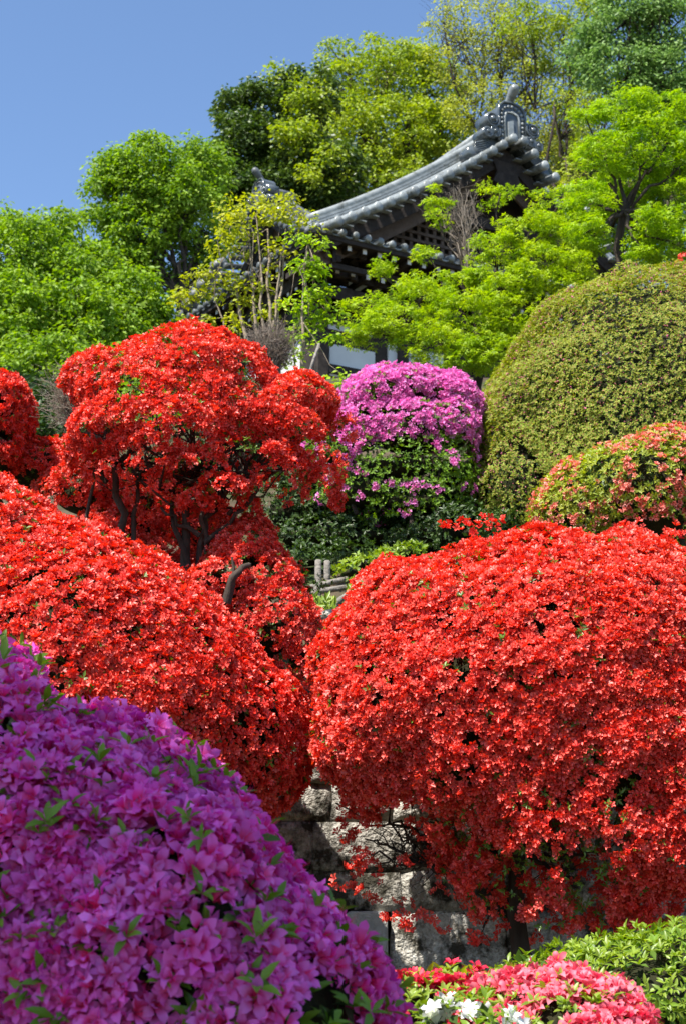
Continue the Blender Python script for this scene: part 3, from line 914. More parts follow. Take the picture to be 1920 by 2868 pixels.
# ------------------------------------------------------------------ stone retaining wall
def stone_wall():
    r = np.random.default_rng(55)
    root = thing('stone_wall', 'rough lichen-stained retaining wall of pale stone blocks under the scarlet azaleas', 'wall', (0, 9.0, 0.6))
    org = np.array([0, 9.0, 0.6])
    zs0, zs1 = pt(1020, 2725, 8.9)[2], pt(1020, 2550, 8.9)[2]
    rows = [0.42, 0.64, 0.83, zs0, zs1, zs1 + .22, zs1 + .5, zs1 + .72, zs1 + .95]
    y0 = 8.9

    def block(xa, xb, za, zb_, name='stone', mat='stone', amp=.028, prot=0.0):
        g = .0008
        nx, nz = max(3, int((xb - xa) / .045)), max(3, int((zb_ - za) / .045))
        xs, zs = np.linspace(xa + g, xb - g, nx + 1), np.linspace(za + g, zb_ - g, nz + 1)
        X, Z = np.meshgrid(xs, zs)
        P = np.stack([X.ravel(), np.full(X.size, y0), Z.ravel()], 1)
        u = (X.ravel() - xa) / (xb - xa) * 2 - 1
        w = (Z.ravel() - za) / (zb_ - za) * 2 - 1
        edge = np.maximum(np.abs(u) ** 16, np.abs(w) ** 16)
        P[:, 1] += -prot + edge * .013 + noise(P, 9, 3) * amp + noise(P, 25, 4) * amp * .55 + noise(P, 55, 6) * amp * .3
        Q = P.copy()
        P[:, 0] += noise(Q, 6, 7) * .030 + noise(Q, 19, 17) * .012
        P[:, 2] += noise(Q, 5, 9) * .030 + noise(Q, 21, 19) * .010
        nn = nx + 1
        f = [(i * nn + j, i * nn + j + 1, (i + 1) * nn + j + 1, (i + 1) * nn + j) for i in range(nz) for j in range(nx)]
        bnd = [j for j in range(nn)] + [i * nn + nx for i in range(1, nz + 1)] + [nz * nn + j for j in range(nx - 1, -1, -1)] + [i * nn for i in range(nz - 1, 0, -1)]
        back = P[bnd] + [0, .22, 0]
        back[:, 1] = y0 + .22
        n0 = len(P)
        m = len(bnd)
        f += [(bnd[(k + 1) % m], bnd[k], n0 + k, n0 + (k + 1) % m) for k in range(m)]
        f.append(tuple(n0 + k for k in range(m)))
        return MB().add(np.vstack([P, back]), f).build(name, M[mat], root, True, org=org)
    sl0, sl1 = pt(965, 2550, y0), pt(1088, 2725, y0)
    for k in range(len(rows) - 1):
        za, zb_ = rows[k], rows[k + 1]
        x = -5.0 + r.uniform(0, .3)
        while x < 6:
            w = r.uniform(.20, .75)
            if abs(x) > 2.2:
                w *= 1.5
            xb = x + w
            if k == 3 and x < sl1[0] and xb > sl0[0]:
                # leave room for the carved slab
                if sl0[0] - x > .12:
                    block(x, sl0[0], za, zb_)
                x = sl1[0]
                continue
            block(x, xb, za, zb_, amp=r.uniform(.014, .026), prot=r.uniform(-.008, .012))
            x = xb
    # carved slab
    mb = MB()
    w, h = sl1[0] - sl0[0], sl0[2] - sl1[2]
    poly = []
    for cx, cz, a0 in ((sl1[0] - .035, sl0[2] - .035, 0), (sl0[0] + .035, sl0[2] - .035, 90), (sl0[0] + .035, sl1[2] + .035, 180), (sl1[0] - .035, sl1[2] + .035, 270)):
        for q in range(4):
            a = math.radians(a0 + 30 * q)
            poly.append((cx + .03 * math.cos(a), cz + .03 * math.sin(a)))
    mb.prism(poly[::-1], y0 - .05, y0 + .15)
    s = mb.build('carved_slab', M['slab'], root, False, None, bevel=.012, org=org)
    s['label'] = 'smooth grey slab with carved herringbone marks'
    cm = MB()
    cx = (sl0[0] + sl1[0]) / 2 + .005
    for k in range(11):
        z = sl0[2] - .035 - k * .0175
        for sgn in (-1, 1):
            a = sgn * math.radians(32)
            R = np.array([[math.cos(a), 0, -math.sin(a)], [0, 1, 0], [math.sin(a), 0, math.cos(a)]])
            cm.box((cx + sgn * .020, y0 - .0505, z), (.032, .004, .005), R)
    cm.build('carving', M['slab'], s)
    s2 = s.children[0]
    s2.data.transform(Matrix.Translation((-org).tolist()))


stone_wall()


# ------------------------------------------------------------------ log fence, steps, poles
def log_fence():
    base = pt(900, 1700, 11.3)
    base[2] = ground_z(base[0], base[1])
    root = thing('log_fence', 'low weathered grey log fence beside the stone steps', 'fence', base)
    for x, y0, y1, Y in ((891, 1568, 1690, 11.3), (916, 1570, 1660, 11.7), (888, 1640, 1720, 11.1)):
        a, b = pt(x, y1, Y), pt(x, y0, Y)
        mb = MB().tube([a, (a + b) / 2, b - [0, 0, .008], b], [.027, .027, .026, .018], 8)
        mb.build('post', M['log'], root, True, org=base)
    for (xa, ya), (xb, yb), Y in (((870, 1645), (990, 1617), 11.25), ((850, 1662), (985, 1643), 11.15)):
        mb = MB().tube(limb(pt(xa, ya, Y), pt(xb, yb, Y + .1), 5, .01), .022, 8)
        mb.build('rail', M['log'], root, True, org=base)
    # twisted dead branch
    mb = MB().tube([pt(*q, 10.9) for q in ((936, 1718), (940, 1690), (955, 1678), (968, 1668), (980, 1662), (1000, 1655))], [.03, .028, .022, .017, .014, .01], 6)
    o = mb.build('dead_branch', M['log'], None, True)
    o['label'] = 'twisted grey dead branch leaning beside the log fence'
    o['category'] = 'branch'
    r = np.random.default_rng(77)
    sr = thing('stone_step', 'pale rough stone steps between the scarlet azaleas', 'steps', pt(880, 1800, 10.4))
    so = np.array(sr.location)
    for x, y, Y, w, h in ((850, 1722, 10.6, 110, 24), (925, 1728, 10.6, 60, 30), (875, 1757, 10.3, 60, 22), (890, 1790, 10.2, 80, 26), (930, 1760, 10.4, 50, 26), (880, 1825, 10.0, 90, 30)):
        m = mpp(x, y, Y)
        s = MB().ball((0, 0, 0), 1, 10, 6)
        v = np.vstack(s.v)
        v = np.sign(v) * np.abs(v) ** .55 * [w * m / 2, .14, h * m / 2]
        p = pt(x, y, Y) + v
        p += noise(p, 25, 5)[:, None] * .012
        MB().add(p, s.f).build('stone', M['stone'], sr, True, org=so)
    for (xa, ya), (xb, yb), Y, lab in (((868, 1040), (894, 962), 13.9, 'pale bare wooden pole leaning before the white temple wall'), ((912, 1300), (900, 1268), 12.2, 'short pale pole leaning beside the magenta azalea')):
        a, b = pt(xa, ya + 140, Y), pt(xb, yb, Y)
        a = pt(xa - (xb - xa) * 1.5, ya + (ya - yb) * 1.5, Y)
        o = MB().tube(limb(a, b, 5, .004), [.016, .016, .015, .015, .014], 8).build('wooden_pole', M['log'], None, True)
        o['label'] = lab
        o['category'] = 'pole'
    # leafy ground cover by the steps
    r = np.random.default_rng(78)
    P = np.array([pt(r.uniform(850, 940), r.uniform(1680, 1715), r.uniform(10.7, 11.0)) for _ in range(170)] + [pt(r.uniform(885, 905), r.uniform(1770, 1790), 10.2) for _ in range(40)])
    d = unit(r.normal(0, .5, P.shape) + [0, -.1, .8])
    v = place(leaf_tpl(.16), P, frame_y(d, np.tile([0., -1, .4], (len(P), 1))), r.uniform(.04, .09, len(P)), rvar(len(P), r))
    link('ground_cover', raw_mesh('ground_cover', v[0], v[1], v[2], M['leaf_fresh']), None, 'stuff')
    bpy.data.objects['ground_cover']['label'] = 'fresh green leafy ground cover between the steps'
    bpy.data.objects['ground_cover']['category'] = 'ground cover'


log_fence()

# ------------------------------------------------------------------ temple
ANG = math.radians(30.5)
TC = pt(885, 640, 31.0)
tv = np.array([math.cos(ANG), math.sin(ANG), 0])
tu = np.array([-math.sin(ANG), math.cos(ANG), 0])


def temple_local(px, py, axis, val):
    """point of the pixel's ray on the temple plane local x or y = val"""
    d = ray(px, py)
    n = tv if axis == 0 else tu
    t = (val + TC @ n - EYE @ n) / (d @ n)
    p = EYE + d * t - TC
    return np.array([p @ tv, p @ tu, p[2]])


def temple():
    root = thing('temple', 'dark timber temple with grey tiled gables and ornate ridge end, half hidden by maples', 'temple', TC, ANG)
    XB = np.array([[0., 1, 0], [-1, 0, 0], [0, 0, 1]])      # frame of the left facade

    def gable(x0, W, Hh, depth, X, sc, lattice, z0=0.0, yv=0.0, cv=.2, tm='tile'):
        def prof(x):
            s = 1 - abs(x - x0 - W) / W
            return z0 + Hh * ((1 - cv) * s + cv * s * s)
        xs = np.concatenate([np.linspace(x0, x0 + W, 15), np.linspace(x0 + W, x0 + 2 * W, 15)[1:]])
        for side in (0, 1):
            sx = xs[:15] if side == 0 else xs[14:]
            # roof slope slab
            poly = [(x, prof(x)) for x in sx] + [(x, prof(x) - .12) for x in sx[::-1]]
            MB().prism(poly, yv + .30, yv + depth).build('roof_slope', M[tm], root, False, X=X)
            # rows of round tiles running down the slope
            n = int((depth - .9) / .3)
            for k in range(min(n, 14)):
                MB().tube([(x, yv + .95 + k * .3, prof(x) + .03) for x in sx], .07, 6).build('tile_row', M[tm], root, True, X=X)
            # stacked ridge that follows the verge
            for c in range(5):
                t0 = .03 + c * .075 * sc
                hw = (.17 - .008 * c) * sc
                q = [(x, prof(x) + t0) for x in sx] + [(x, prof(x) + t0 + .06 * sc) for x in sx[::-1]]
                MB().prism(q, yv + .52 - hw, yv + .52 + hw).build('ridge_course', M[tm], root, False, X=X)
            MB().tube([(x, yv + .52, prof(x) + .46 * sc) for x in sx], .105 * sc, 8).build('ridge_roll', M[tm], root, True, X=X)
            MB().tube([(x, yv + .27, prof(x) + .10 * sc) for x in sx], .10 * sc, 8).build('verge_roll', M[tm], root, True, X=X)
            # sleeve tiles along the verge
            L = np.concatenate([[0], np.cumsum(np.hypot(np.diff(sx), np.diff([prof(x) for x in sx])))])
            m = int(L[-1] / (.37 * sc))
            for k in range(m):
                x = np.interp((k + .5) / m * L[-1], L, sx)
                z = prof(x) - .02
                MB().tube([(x, yv + .3, z + .06), (x, yv - .42 * sc, z - .02), (x, yv - .53 * sc, z - .024), (x, yv - .56 * sc, z - .026)], np.array([.105, .105, .120, .085]) * sc, 8).build('sleeve_tile', M[tm], root, True, X=X)
                if k < m:
                    MB().box((x + .16 * sc * (1 if side == 0 else -1), yv + .07, z - .05), (.2 * sc, .40, .03), None).build('pan_tile', M[tm], root, X=X)
            # barge boards
            q = [(x, prof(x) - .16) for x in sx] + [(x, prof(x) - .16 - .34 * sc) for x in sx[::-1]]
            MB().prism(q, yv + .02, yv + .10).build('bargeboard', M['wood'], root, False, X=X)
            q = [(x, prof(x) - .3 * sc) for x in sx] + [(x, prof(x) - .3 * sc - .5 * sc) for x in sx[::-1]]
            MB().prism(q, yv + .35, yv + .42).build('inner_bargeboard', M['wood_brown'], root, False, X=X)
        # pediment
        q = [(x, prof(x) - .15) for x in xs] + [(x0 + 2 * W, z0 - .6), (x0, z0 - .6)]
        MB().prism(q, yv + min(.92, depth - .2), yv + min(1.0, depth - .12)).build('gable_wall', M['wood'], root, False, X=X)
        if lattice:
            for k in range(int(2 * W / .22)):
                x = x0 + .9 + k * .22
                if x > x0 + 2 * W - .8:
                    break
                top = min(prof(x) - .75, z0 + 1.25)
                if top > z0 + .1:
                    MB().box((x, yv + .84, (top + z0 - .2) / 2), (.085, .06, top - z0 + .2)).build('lattice_bar', M['wood_brown'], root, X=X)
            for k in range(7):
                z = z0 - .1 + k * .2
                ax = x0 + .6 + k * .28
                MB().box((x0 + W, yv + .805, z), (2 * (x0 + W - ax), .05, .07)).build('lattice_rail', M['wood_brown'], root, X=X)
            MB().box((x0 + W, yv + .6, z0 + 1.42), (2 * W * .62, .22, .26)).build('gable_beam', M['wood'], root, X=X)
            MB().box((x0 + W, yv + .6, z0 + Hh * .74), (.3, .2, Hh * .36)).build('gable_strut', M['wood_brown'], root, X=X)
            pk = [(-.42, 0), (-.3, -.3), (-.42, -.55), (-.18, -.62), (0, -.9), (.18, -.62), (.42, -.55), (.3, -.3), (.42, 0)]
            MB().prism([(x0 + W + a, prof(x0 + W) - .55 + b) for a, b in pk], yv - .04, yv + .015).build('gable_pendant', M['wood'], root, X=X)
        # main ridge
        zt = prof(x0 + W)
        for c in range(5):
            MB().box((x0 + W, yv + .1 + depth / 2, zt + .08 + c * .1 * sc), ((.46 - .03 * c) * sc, depth - .2, .085 * sc)).build('ridge_course', M[tm], root, X=X)
        MB().tube([(x0 + W, yv + .1, zt + .62 * sc), (x0 + W, yv + depth, zt + .62 * sc)], .13 * sc, 8).build('ridge_roll', M[tm], root, True, X=X)
        # ---- ridge-end ornament
        ox, oy, oz = x0 + W, yv - .12, zt + .06 * sc
        sc *= 1.06
        oz -= .10 * sc

        def XZ(pts):
            return [(ox + a * sc, oz + b * sc) for a, b in pts]
        outl = [(-.37, -.12), (-.37, .62), (-.33, .76), (-.22, .86), (0, .90), (.22, .86), (.33, .76), (.37, .62), (.37, -.12)]
        orn = MB().prism(XZ(outl), oy - .12 * sc, oy + .34 * sc).build('ridge_ornament', M['tile_gloss'], root, False, X=X, bevel=.02)
        rim = [(ox + a * sc, oy - .13 * sc, oz + b * sc) for a, b in outl]
        MB().tube(rim, .035 * sc, 6).build('rim', M['tile_gloss'], orn, True, X=X)
        inl = [(-.20, -.08), (-.20, .50), (-.15, .62), (0, .66), (.15, .62), (.20, .50), (.20, -.08)]
        MB().tube([(ox + a * sc, oy - .125 * sc, oz + b * sc) for a, b in inl], .03 * sc, 6).build('inner_rim', M[tm], orn, True, X=X)
        MB().prism(XZ([(-.12, -.05), (-.12, .40), (.03, .46), (.03, -.05)]), oy - .15 * sc, oy - .12 * sc).build('crest', M[tm], orn, X=X)
        arc = np.array([(-.285, 0), (-.285, .60), (-.24, .70), (-.12, .77), (0, .79), (.12, .77), (.24, .70), (.285, .60), (.285, 0)])
        Lc = np.concatenate([[0], np.cumsum(np.hypot(*np.diff(arc, axis=0).T))])
        for k in range(19):
            s = Lc[-1] * (k + .3) / 18.6
            a, b = np.interp(s, Lc, arc[:, 0]), np.interp(s, Lc, arc[:, 1])
            MB().ball((ox + a * sc, oy - .135 * sc, oz + b * sc), .036 * sc, 6, 4).build('bead', M[tm], orn, True, X=X)
        # finial, club shaped, thrust forward
        pts = np.array([(0, .10, .80), (0, 0, .92), (0, -.10, 1.03), (0, -.20, 1.14), (0, -.27, 1.20), (0, -.31, 1.245), (0, -.33, 1.265)]) * sc
        MB().tube(pts + [ox, oy, oz], np.array([.085, .09, .105, .12, .12, .085, .03]) * sc, 10).build('finial', M[tm], root, True, X=X)
        # scrolls and ribbed fins
        for sgn in (-1, 1):
            for (a, b, rr) in ((.56, .34, .19), (.50, .06, .14), (.70, .0, .13)):
                c = np.array([ox + sgn * a * sc, oy - .02, oz + b * sc])
                sc_o = MB().tube([c + [0, -.14 * sc, 0], c + [0, .28 * sc, 0]], rr * .98 * sc, 12).build('scroll', M['tile_gloss'], root, True, X=X)
                th = np.linspace(0, 4.4 * math.pi, 40)
                rad = rr * sc * (1 - th / th[-1] * .78)
                sp_ = np.stack([c[0] + sgn * rad * np.cos(th + 2.5), np.full(40, c[1] - .15 * sc), c[2] + rad * np.sin(th + 2.5)], 1)
                MB().tube(sp_, .032 * sc, 5).build('scroll_ridge', M['tile_gloss'], sc_o, True, X=X)
                MB().ball(c + [0, -.15 * sc, 0], rr * .42 * sc, 8, 6).build('boss', M['tile_gloss'], sc_o, True, X=X)
            base_x = np.linspace(.15, 1.02, 12)
            fin = [(ox + sgn * a * sc, max(prof(ox + sgn * a * sc) + .04, -9) + .02 * sc) for a in base_x] + [(ox + sgn * a * sc, prof(ox + sgn * a * sc) + (.30 - .02 * a) * sc) for a in base_x[::-1]]
            fo = MB().prism(fin, oy + .0, oy + .26 * sc).build('fin', M['tile_gloss'], root, X=X)
            for k in range(6):
                off = .05 + .052 * k
                pp = []
                for a in np.linspace(.1, .98, 16):
                    w = math.sin(a * 7.0 + .4) * .05
                    x = ox + sgn * a * sc
                    pp.append((x, oy - .03, prof(x) + (off + w + .07) * sc))
                MB().tube(pp, .026 * sc, 5).build('fin_rib', M['tile_gloss'], fo, True, X=X)
            c = np.array([ox + sgn * 1.02 * sc, oy + .08, prof(ox + sgn * 1.02 * sc) + .20 * sc])
            MB().tube([c + [0, -.13 * sc, 0], c + [0, .2 * sc, 0]], .17 * sc, 12).build('scroll', M['tile_gloss'], root, True, X=X)

    def eave(L0, L1, X, side):
        n = int((L1 - L0) / .31)
        for k in range(n + 1):
            x = L0 + (L1 - L0) * k / n
            MB().tube([(x, .75, .20), (x, -.02, .035), (x, -.10, .02), (x, -.12, .018)], [.070, .072, .086, .06], 8).build('eave_tile', M['tile_dark' if side else 'tile'], root, True, X=X)
            if k < n:
                w = (L1 - L0) / n
                a = np.linspace(0, 1, 6)
                top = [(x + w * t, .03 - .075 * math.sin(math.pi * t)) for t in a]
                q = top + [(p, z - .03) for p, z in top[::-1]]
                MB().prism(q, -.05, .12).build('eave_pan_tile', M['tile_dark' if side else 'tile'], root, X=X)
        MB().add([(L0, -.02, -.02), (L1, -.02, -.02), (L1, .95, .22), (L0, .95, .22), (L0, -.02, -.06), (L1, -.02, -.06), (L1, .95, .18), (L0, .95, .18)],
                 [(0, 1, 2, 3), (7, 6, 5, 4), (0, 4, 5, 1), (1, 5, 6, 2), (2, 6, 7, 3), (3, 7, 4, 0)]).build('eave_slope', M['tile_dark' if side else 'tile'], root, X=X)
        MB().box(((L0 + L1) / 2, .02, -.12), (L1 - L0, .06, .10)).build('fascia', M['wood'], root, X=X)
        MB().add([(L0, .05, -.16), (L1, .05, -.16), (L1, 1.7, .06), (L0, 1.7, .06)], [(0, 1, 2, 3)]).build('soffit', M['wood'], root, X=X)
        m = int((L1 - L0) / .40)
        for y, z, yo in ((.12, -.27, 1.5), (.62, -.62, 1.5)):
            for k in range(m + 1):
                x = L0 + .12 + (L1 - L0 - .24) * k / m
                rf = MB().box((x, (y + yo) / 2, z + .05), (.10, yo - y, .12)).build('rafter', M['wood'], root, X=X)
                MB().box((x, y - .006, z + .05), (.095, .012, .115)).build('rafter_cap', M['paint'], rf, X=X)
        MB().box(((L0 + L1) / 2, .75, -.42), (L1 - L0, .12, .14)).build('eave_beam', M['wood'], root, X=X)
        MB().box(((L0 + L1) / 2, 1.2, -.95), (L1 - L0 - 1.2, .5, .3)).build('bracket_beam', M['wood'], root, X=X)

    gable(.1, 5.08, 3.38, 8.5, np.eye(3), 1.0, True)
    gable(-4.65, 2.2, 1.45, .72, XB, .68, False, yv=.05, z0=.05, cv=.3, tm='tile_dark')
    eave(0, 10.8, np.eye(3), 0)
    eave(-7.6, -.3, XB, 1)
    # far corner ornament of the left eave
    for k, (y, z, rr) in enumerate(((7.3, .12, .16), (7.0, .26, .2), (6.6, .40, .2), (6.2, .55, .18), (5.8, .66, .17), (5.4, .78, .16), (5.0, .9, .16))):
        MB().tube([(.12, y - .25, z + .06), (.02, y, z), (-.12, y + .02, z - .02)], [rr * .8, rr, rr * .7], 8).build('corner_ridge_tile', M['tile_dark'], root, True)
    # walls: timber skeleton with plaster panels
    wx, wy, zb = .9, 1.5, -6.0
    MB().box((5.6, wy + .12, (zb - .5) / 2), (9.4, .1, -.5 - zb)).build('wall', M['wood'], root)
    MB().box((wx + .12, 4.6, (zb - .5) / 2), (.1, 6.2, -.5 - zb)).build('wall', M['wood'], root)
    for x in (.9, 3.05, 5.2, 7.3, 9.6):
        MB().box((x + .1, wy + .06, (zb - .4) / 2), (.26, .28, -.4 - zb)).build('post', M['wood'], root)
    for y in (3.4, 5.3, 7.2):
        MB().box((wx + .06, y, (zb - .4) / 2), (.28, .26, -.4 - zb)).build('post', M['wood'], root)

    def panel(ax, a, b):
        val = wy if ax == 1 else wx
        p, q = temple_local(*a, ax, val + .04), temple_local(*b, ax, val + .04)
        if ax == 1:
            c, s = ((p[0] + q[0]) / 2, val + .05, (p[2] + q[2]) / 2), (abs(p[0] - q[0]), .06, abs(p[2] - q[2]))
        else:
            c, s = (val + .05, (p[1] + q[1]) / 2, (p[2] + q[2]) / 2), (.06, abs(p[1] - q[1]), abs(p[2] - q[2]))
        MB().box(c, s).build('plaster_panel', M['plaster'], root)
    panel(1, (922, 962), (1048, 1075))
    panel(1, (915, 832), (1006, 872))
    panel(1, (915, 900), (1040, 945))
    panel(1, (1085, 962), (1240, 1090))
    panel(1, (1085, 850), (1240, 945))
    panel(0, (785, 985), (842, 1075))
    panel(0, (690, 1000), (765, 1090))
    for z in (-1.35, -2.55):
        MB().box((5.5, wy + .0, z), (9.2, .12, .2)).build('tie_beam', M['wood'], root)
        MB().box((wx, 4.8, z), (.12, 6.4, .2)).build('tie_beam', M['wood'], root)


temple()


# ------------------------------------------------------------------ trees
def tree(name, label, base, lobes, seed, leaf, lsize, clumps, per, csize, flat=.55, trunk=(.2, .1), fork=None, tpl='leaf', lw=.3, up=.5, bark='bark', group=None, shell=.5,
         twig=.5, tw=.02, droop=.3, limb_r=None, cat='tree', dens=3.0, stems=None, ntw=None, bend=.025):
    """base = (px, Y) trunk foot; lobes = (px, py, Y, rx, ry[, weight]) leaf masses"""
    r = np.random.default_rng(seed)
    bx = pt(base[0], 900, base[1])[0]
    b = np.array([bx, base[1], ground_z(bx, base[1]) - .1])
    root = thing(name, label, cat, b, 0, group)
    T = {'leaf': leaf_tpl(lw), 'maple': maple_tpl()}[tpl]
    pos, Rr, ss, vv, tws = [], [], [], [], []
    fk = pt(*fork, base[1]) if fork else b + (np.mean([pt(*L[:3]) for L in lobes], 0) - b) * .45
    mt = MB()
    lim = MB()
    if stems is None:
        mt.tube(limb(b, fk, 7, bend, 0, r), np.linspace(trunk[0], trunk[1], 7), 8, False)
    for L in lobes:
        c = pt(*L[:3])
        m = mpp(*L[:3])
        rad = np.array([L[3] * m, (L[3] + L[4]) * .5 * m * .9, L[4] * m])
        wgt = L[5] if len(L) > 5 else 1.0
        n = int(clumps * (dens if stems is None else .95) * wgt * (L[3] * L[4]) / 20000.0) + 3
        d = unit(r.normal(size=(n, 3)))
        q = r.uniform(shell ** 3, 1, n) ** (1 / 3)
        cp = c + d * rad * q[:, None]
        cp += noise(cp, 1.6 / max(rad.mean(), .3), seed)[:, None] * d * rad * .22
        cvar = np.clip(.5 + r.normal(0, .2, n), 0, 1)
        nl = r.integers(int(per * .9), int(per * (1.9 if stems is None else 1.4)) + 1, n)
        idx = np.repeat(np.arange(n), nl)
        k = len(idx)
        cs_ = csize * r.uniform(.6, 1.35, n)
        o = unit(r.normal(size=(k, 3))) * (r.uniform(0, 1, k) ** .45)[:, None]
        o = o * [1, 1, flat] * cs_[idx][:, None]
        o[:, 2] -= droop * (o[:, 0] ** 2 + o[:, 1] ** 2) / (cs_[idx] + 1e-6)
        pos.append(cp[idx] + o)
        hd = unit(o * [1, 1, .3] + r.normal(0, .5 * csize, (k, 3)) * [1, 1, .5])
        hd[:, 2] -= droop
        nn = unit(r.normal(0, .6, (k, 3)) + [0, 0, up] + SUN * .25)
        Rr.append(frame_y(hd, nn))
        ss.append(lsize * r.uniform(.6, 1.25, k))
        vv.append(rvar(k, r, cvar[idx]))
        lr = limb_r or trunk[1] * .55
        if stems is None:
            P = limb(fk, c, 8, .05, -.04, r)
            lim.tube(P, np.linspace(lr, lr * .3, 8), 6, False)
        else:
            s0 = stems[r.integers(0, len(stems))]
            P = np.array([pt(*s0[0]), (pt(*s0[0]) + pt(*s0[1])) / 2, pt(*s0[1]), c])
        hub = P[-3:]
        pick = r.permutation(n)[:int(n * twig * .5)]
        for i in pick:
            h = hub[r.integers(0, len(hub))]
            tws.append((limb(h, cp[i], 5, .07, -.03, r), tw, tw * .25))
            if ntw:
                for _ in range(ntw):
                    e = cp[i] + r.normal(0, csize * 1.3, 3) + [0, 0, csize * .6]
                    tws.append((limb(h + (cp[i] - h) * r.uniform(.4, .9), e, 4, .06, 0, r), tw * .45, tw * .12))
    if stems is not None:
        for a, e, r0 in stems:
            P = limb(pt(*a), pt(*e), 8, .012, 0, r)
            MB().tube(P, np.linspace(r0, r0 * .4, 8), 6, False).build('trunk', M[bark], root, True, org=b)
    else:
        mt.build('trunk', M[bark], root, True, org=b)
        lim.build('limbs', M[bark], root, True, org=b)
    if tws:
        mb = MB()
        for P, a, e in tws:
            mb.tube(P, np.linspace(a, e, len(P)), 4, False)
        mb.build('branches', M[bark], root, True, 'stuff', org=b)
    pos, Rr, ss, vv = np.vstack(pos), np.vstack(Rr), np.concatenate(ss), np.vstack(vv)
    ok = pos[:, 2] > ground_z(pos[:, 0], pos[:, 1]) + .05
    V, Tt, C = place(T, pos[ok] - b, Rr[ok], ss[ok], vv[ok])
    link('crown', raw_mesh('crown', V, Tt, C, M[leaf]), root, 'stuff')
    return root


# bright camphor-like trees at left
tree('broadleaf_tree', 'bright green broadleaf tree standing lowest beside the open sky', (60, 33),
     [(60, 720, 33, 120, 120), (30, 900, 32, 150, 150), (200, 800, 33, 130, 150), (170, 640, 33.5, 50, 60, .7), (260, 930, 32, 150, 140), (380, 860, 33, 110, 130), (120, 1050, 31, 170, 130), (330, 1040, 32, 150, 100), (440, 950, 33, 90, 90), (20, 620, 34, 70, 50, .8), (-60, 1000, 32, 120, 200), (195, 620, 34, 25, 28, .7), (90, 1180, 31, 120, 90), (260, 730, 34, 90, 60, .7), (110, 640, 34, 60, 50, .7)], 61,
     'leaf_camphor', .135, 48, 36, .30, .7, (.26, .15), (150, 1150), lw=.26, droop=.45, twig=.35, tw=.03)
tree('broadleaf_tree', 'bright green broadleaf tree with dark forked limbs left of the temple', (520, 37),
     [(400, 470, 37, 130, 95), (330, 560, 37, 90, 100), (500, 540, 37, 120, 110), (400, 640, 37, 130, 90), (560, 640, 37.5, 80, 90, .9), (300, 480, 37, 50, 55, .8), (540, 450, 37.5, 60, 60, .8), (560, 760, 38, 80, 90, .9), (450, 780, 37.5, 70, 60, .5), (420, 400, 37, 45, 30, .8), (600, 500, 38, 50, 70, .9), (350, 720, 37, 110, 90, .8), (595, 430, 38, 45, 50, .9)], 62,
     'leaf_camphor', .13, 50, 42, .32, .7, (.22, .12), (505, 830), lw=.26, droop=.45, twig=.3, tw=.025, limb_r=.075)
# hidden understorey behind, between the first two
tree('broadleaf_tree', 'yellow-green tree seen through the gap between the two bright left trees', (250, 46), [(230, 760, 46, 190, 90), (60, 800, 46, 120, 80), (330, 880, 46, 160, 100), (480, 1000, 44, 120, 110), (120, 950, 46, 200, 120)], 63, 'leaf_oak', .15, 30, 26, .5, .6, (.3, .16), (250, 1000), twig=.4, tw=.03)
# dark evergreen and the rounded oak behind the temple
tree('evergreen_tree', 'dark glossy evergreen tree behind the temple, against the sky', (740, 47),
     [(720, 290, 47, 100, 90), (860, 260, 47, 90, 90, .9), (680, 400, 46.5, 90, 110), (800, 420, 46.5, 120, 110), (930, 470, 46, 100, 90), (760, 540, 46, 160, 90), (650, 310, 47, 45, 60), (900, 560, 46, 90, 70), (640, 480, 46, 60, 80), (620, 560, 46, 50, 90), (740, 640, 46, 140, 80)], 64,
     'leaf_ever', .16, 52, 40, .36, .65, (.4, .25), (760, 700), lw=.3, twig=.25, tw=.03, group=None)
tree('oak_tree', 'rounded yellow-green tree with fresh spring leaves behind the temple roof', (1080, 52),
     [(960, 250, 52, 110, 100), (1090, 210, 52, 130, 95), (1200, 270, 52, 110, 110), (1010, 370, 51, 130, 110), (1150, 390, 51, 130, 110), (890, 330, 52, 80, 90, .8), (960, 150, 52, 60, 40, .9), (1060, 150, 52.5, 80, 45, .9), (1240, 360, 51, 90, 100), (1050, 490, 50, 140, 70), (870, 440, 51, 60, 70, .7), (1190, 180, 52, 70, 55), (850, 270, 46, 60, 60, .8), (830, 380, 45.5, 70, 60, .8), (790, 210, 47, 40, 34, .6), (900, 480, 45, 60, 60, .6)], 65,
     'leaf_oak', .15, 42, 34, .44, .6, (.4, .25), (1080, 600), lw=.3, twig=.5, tw=.03)
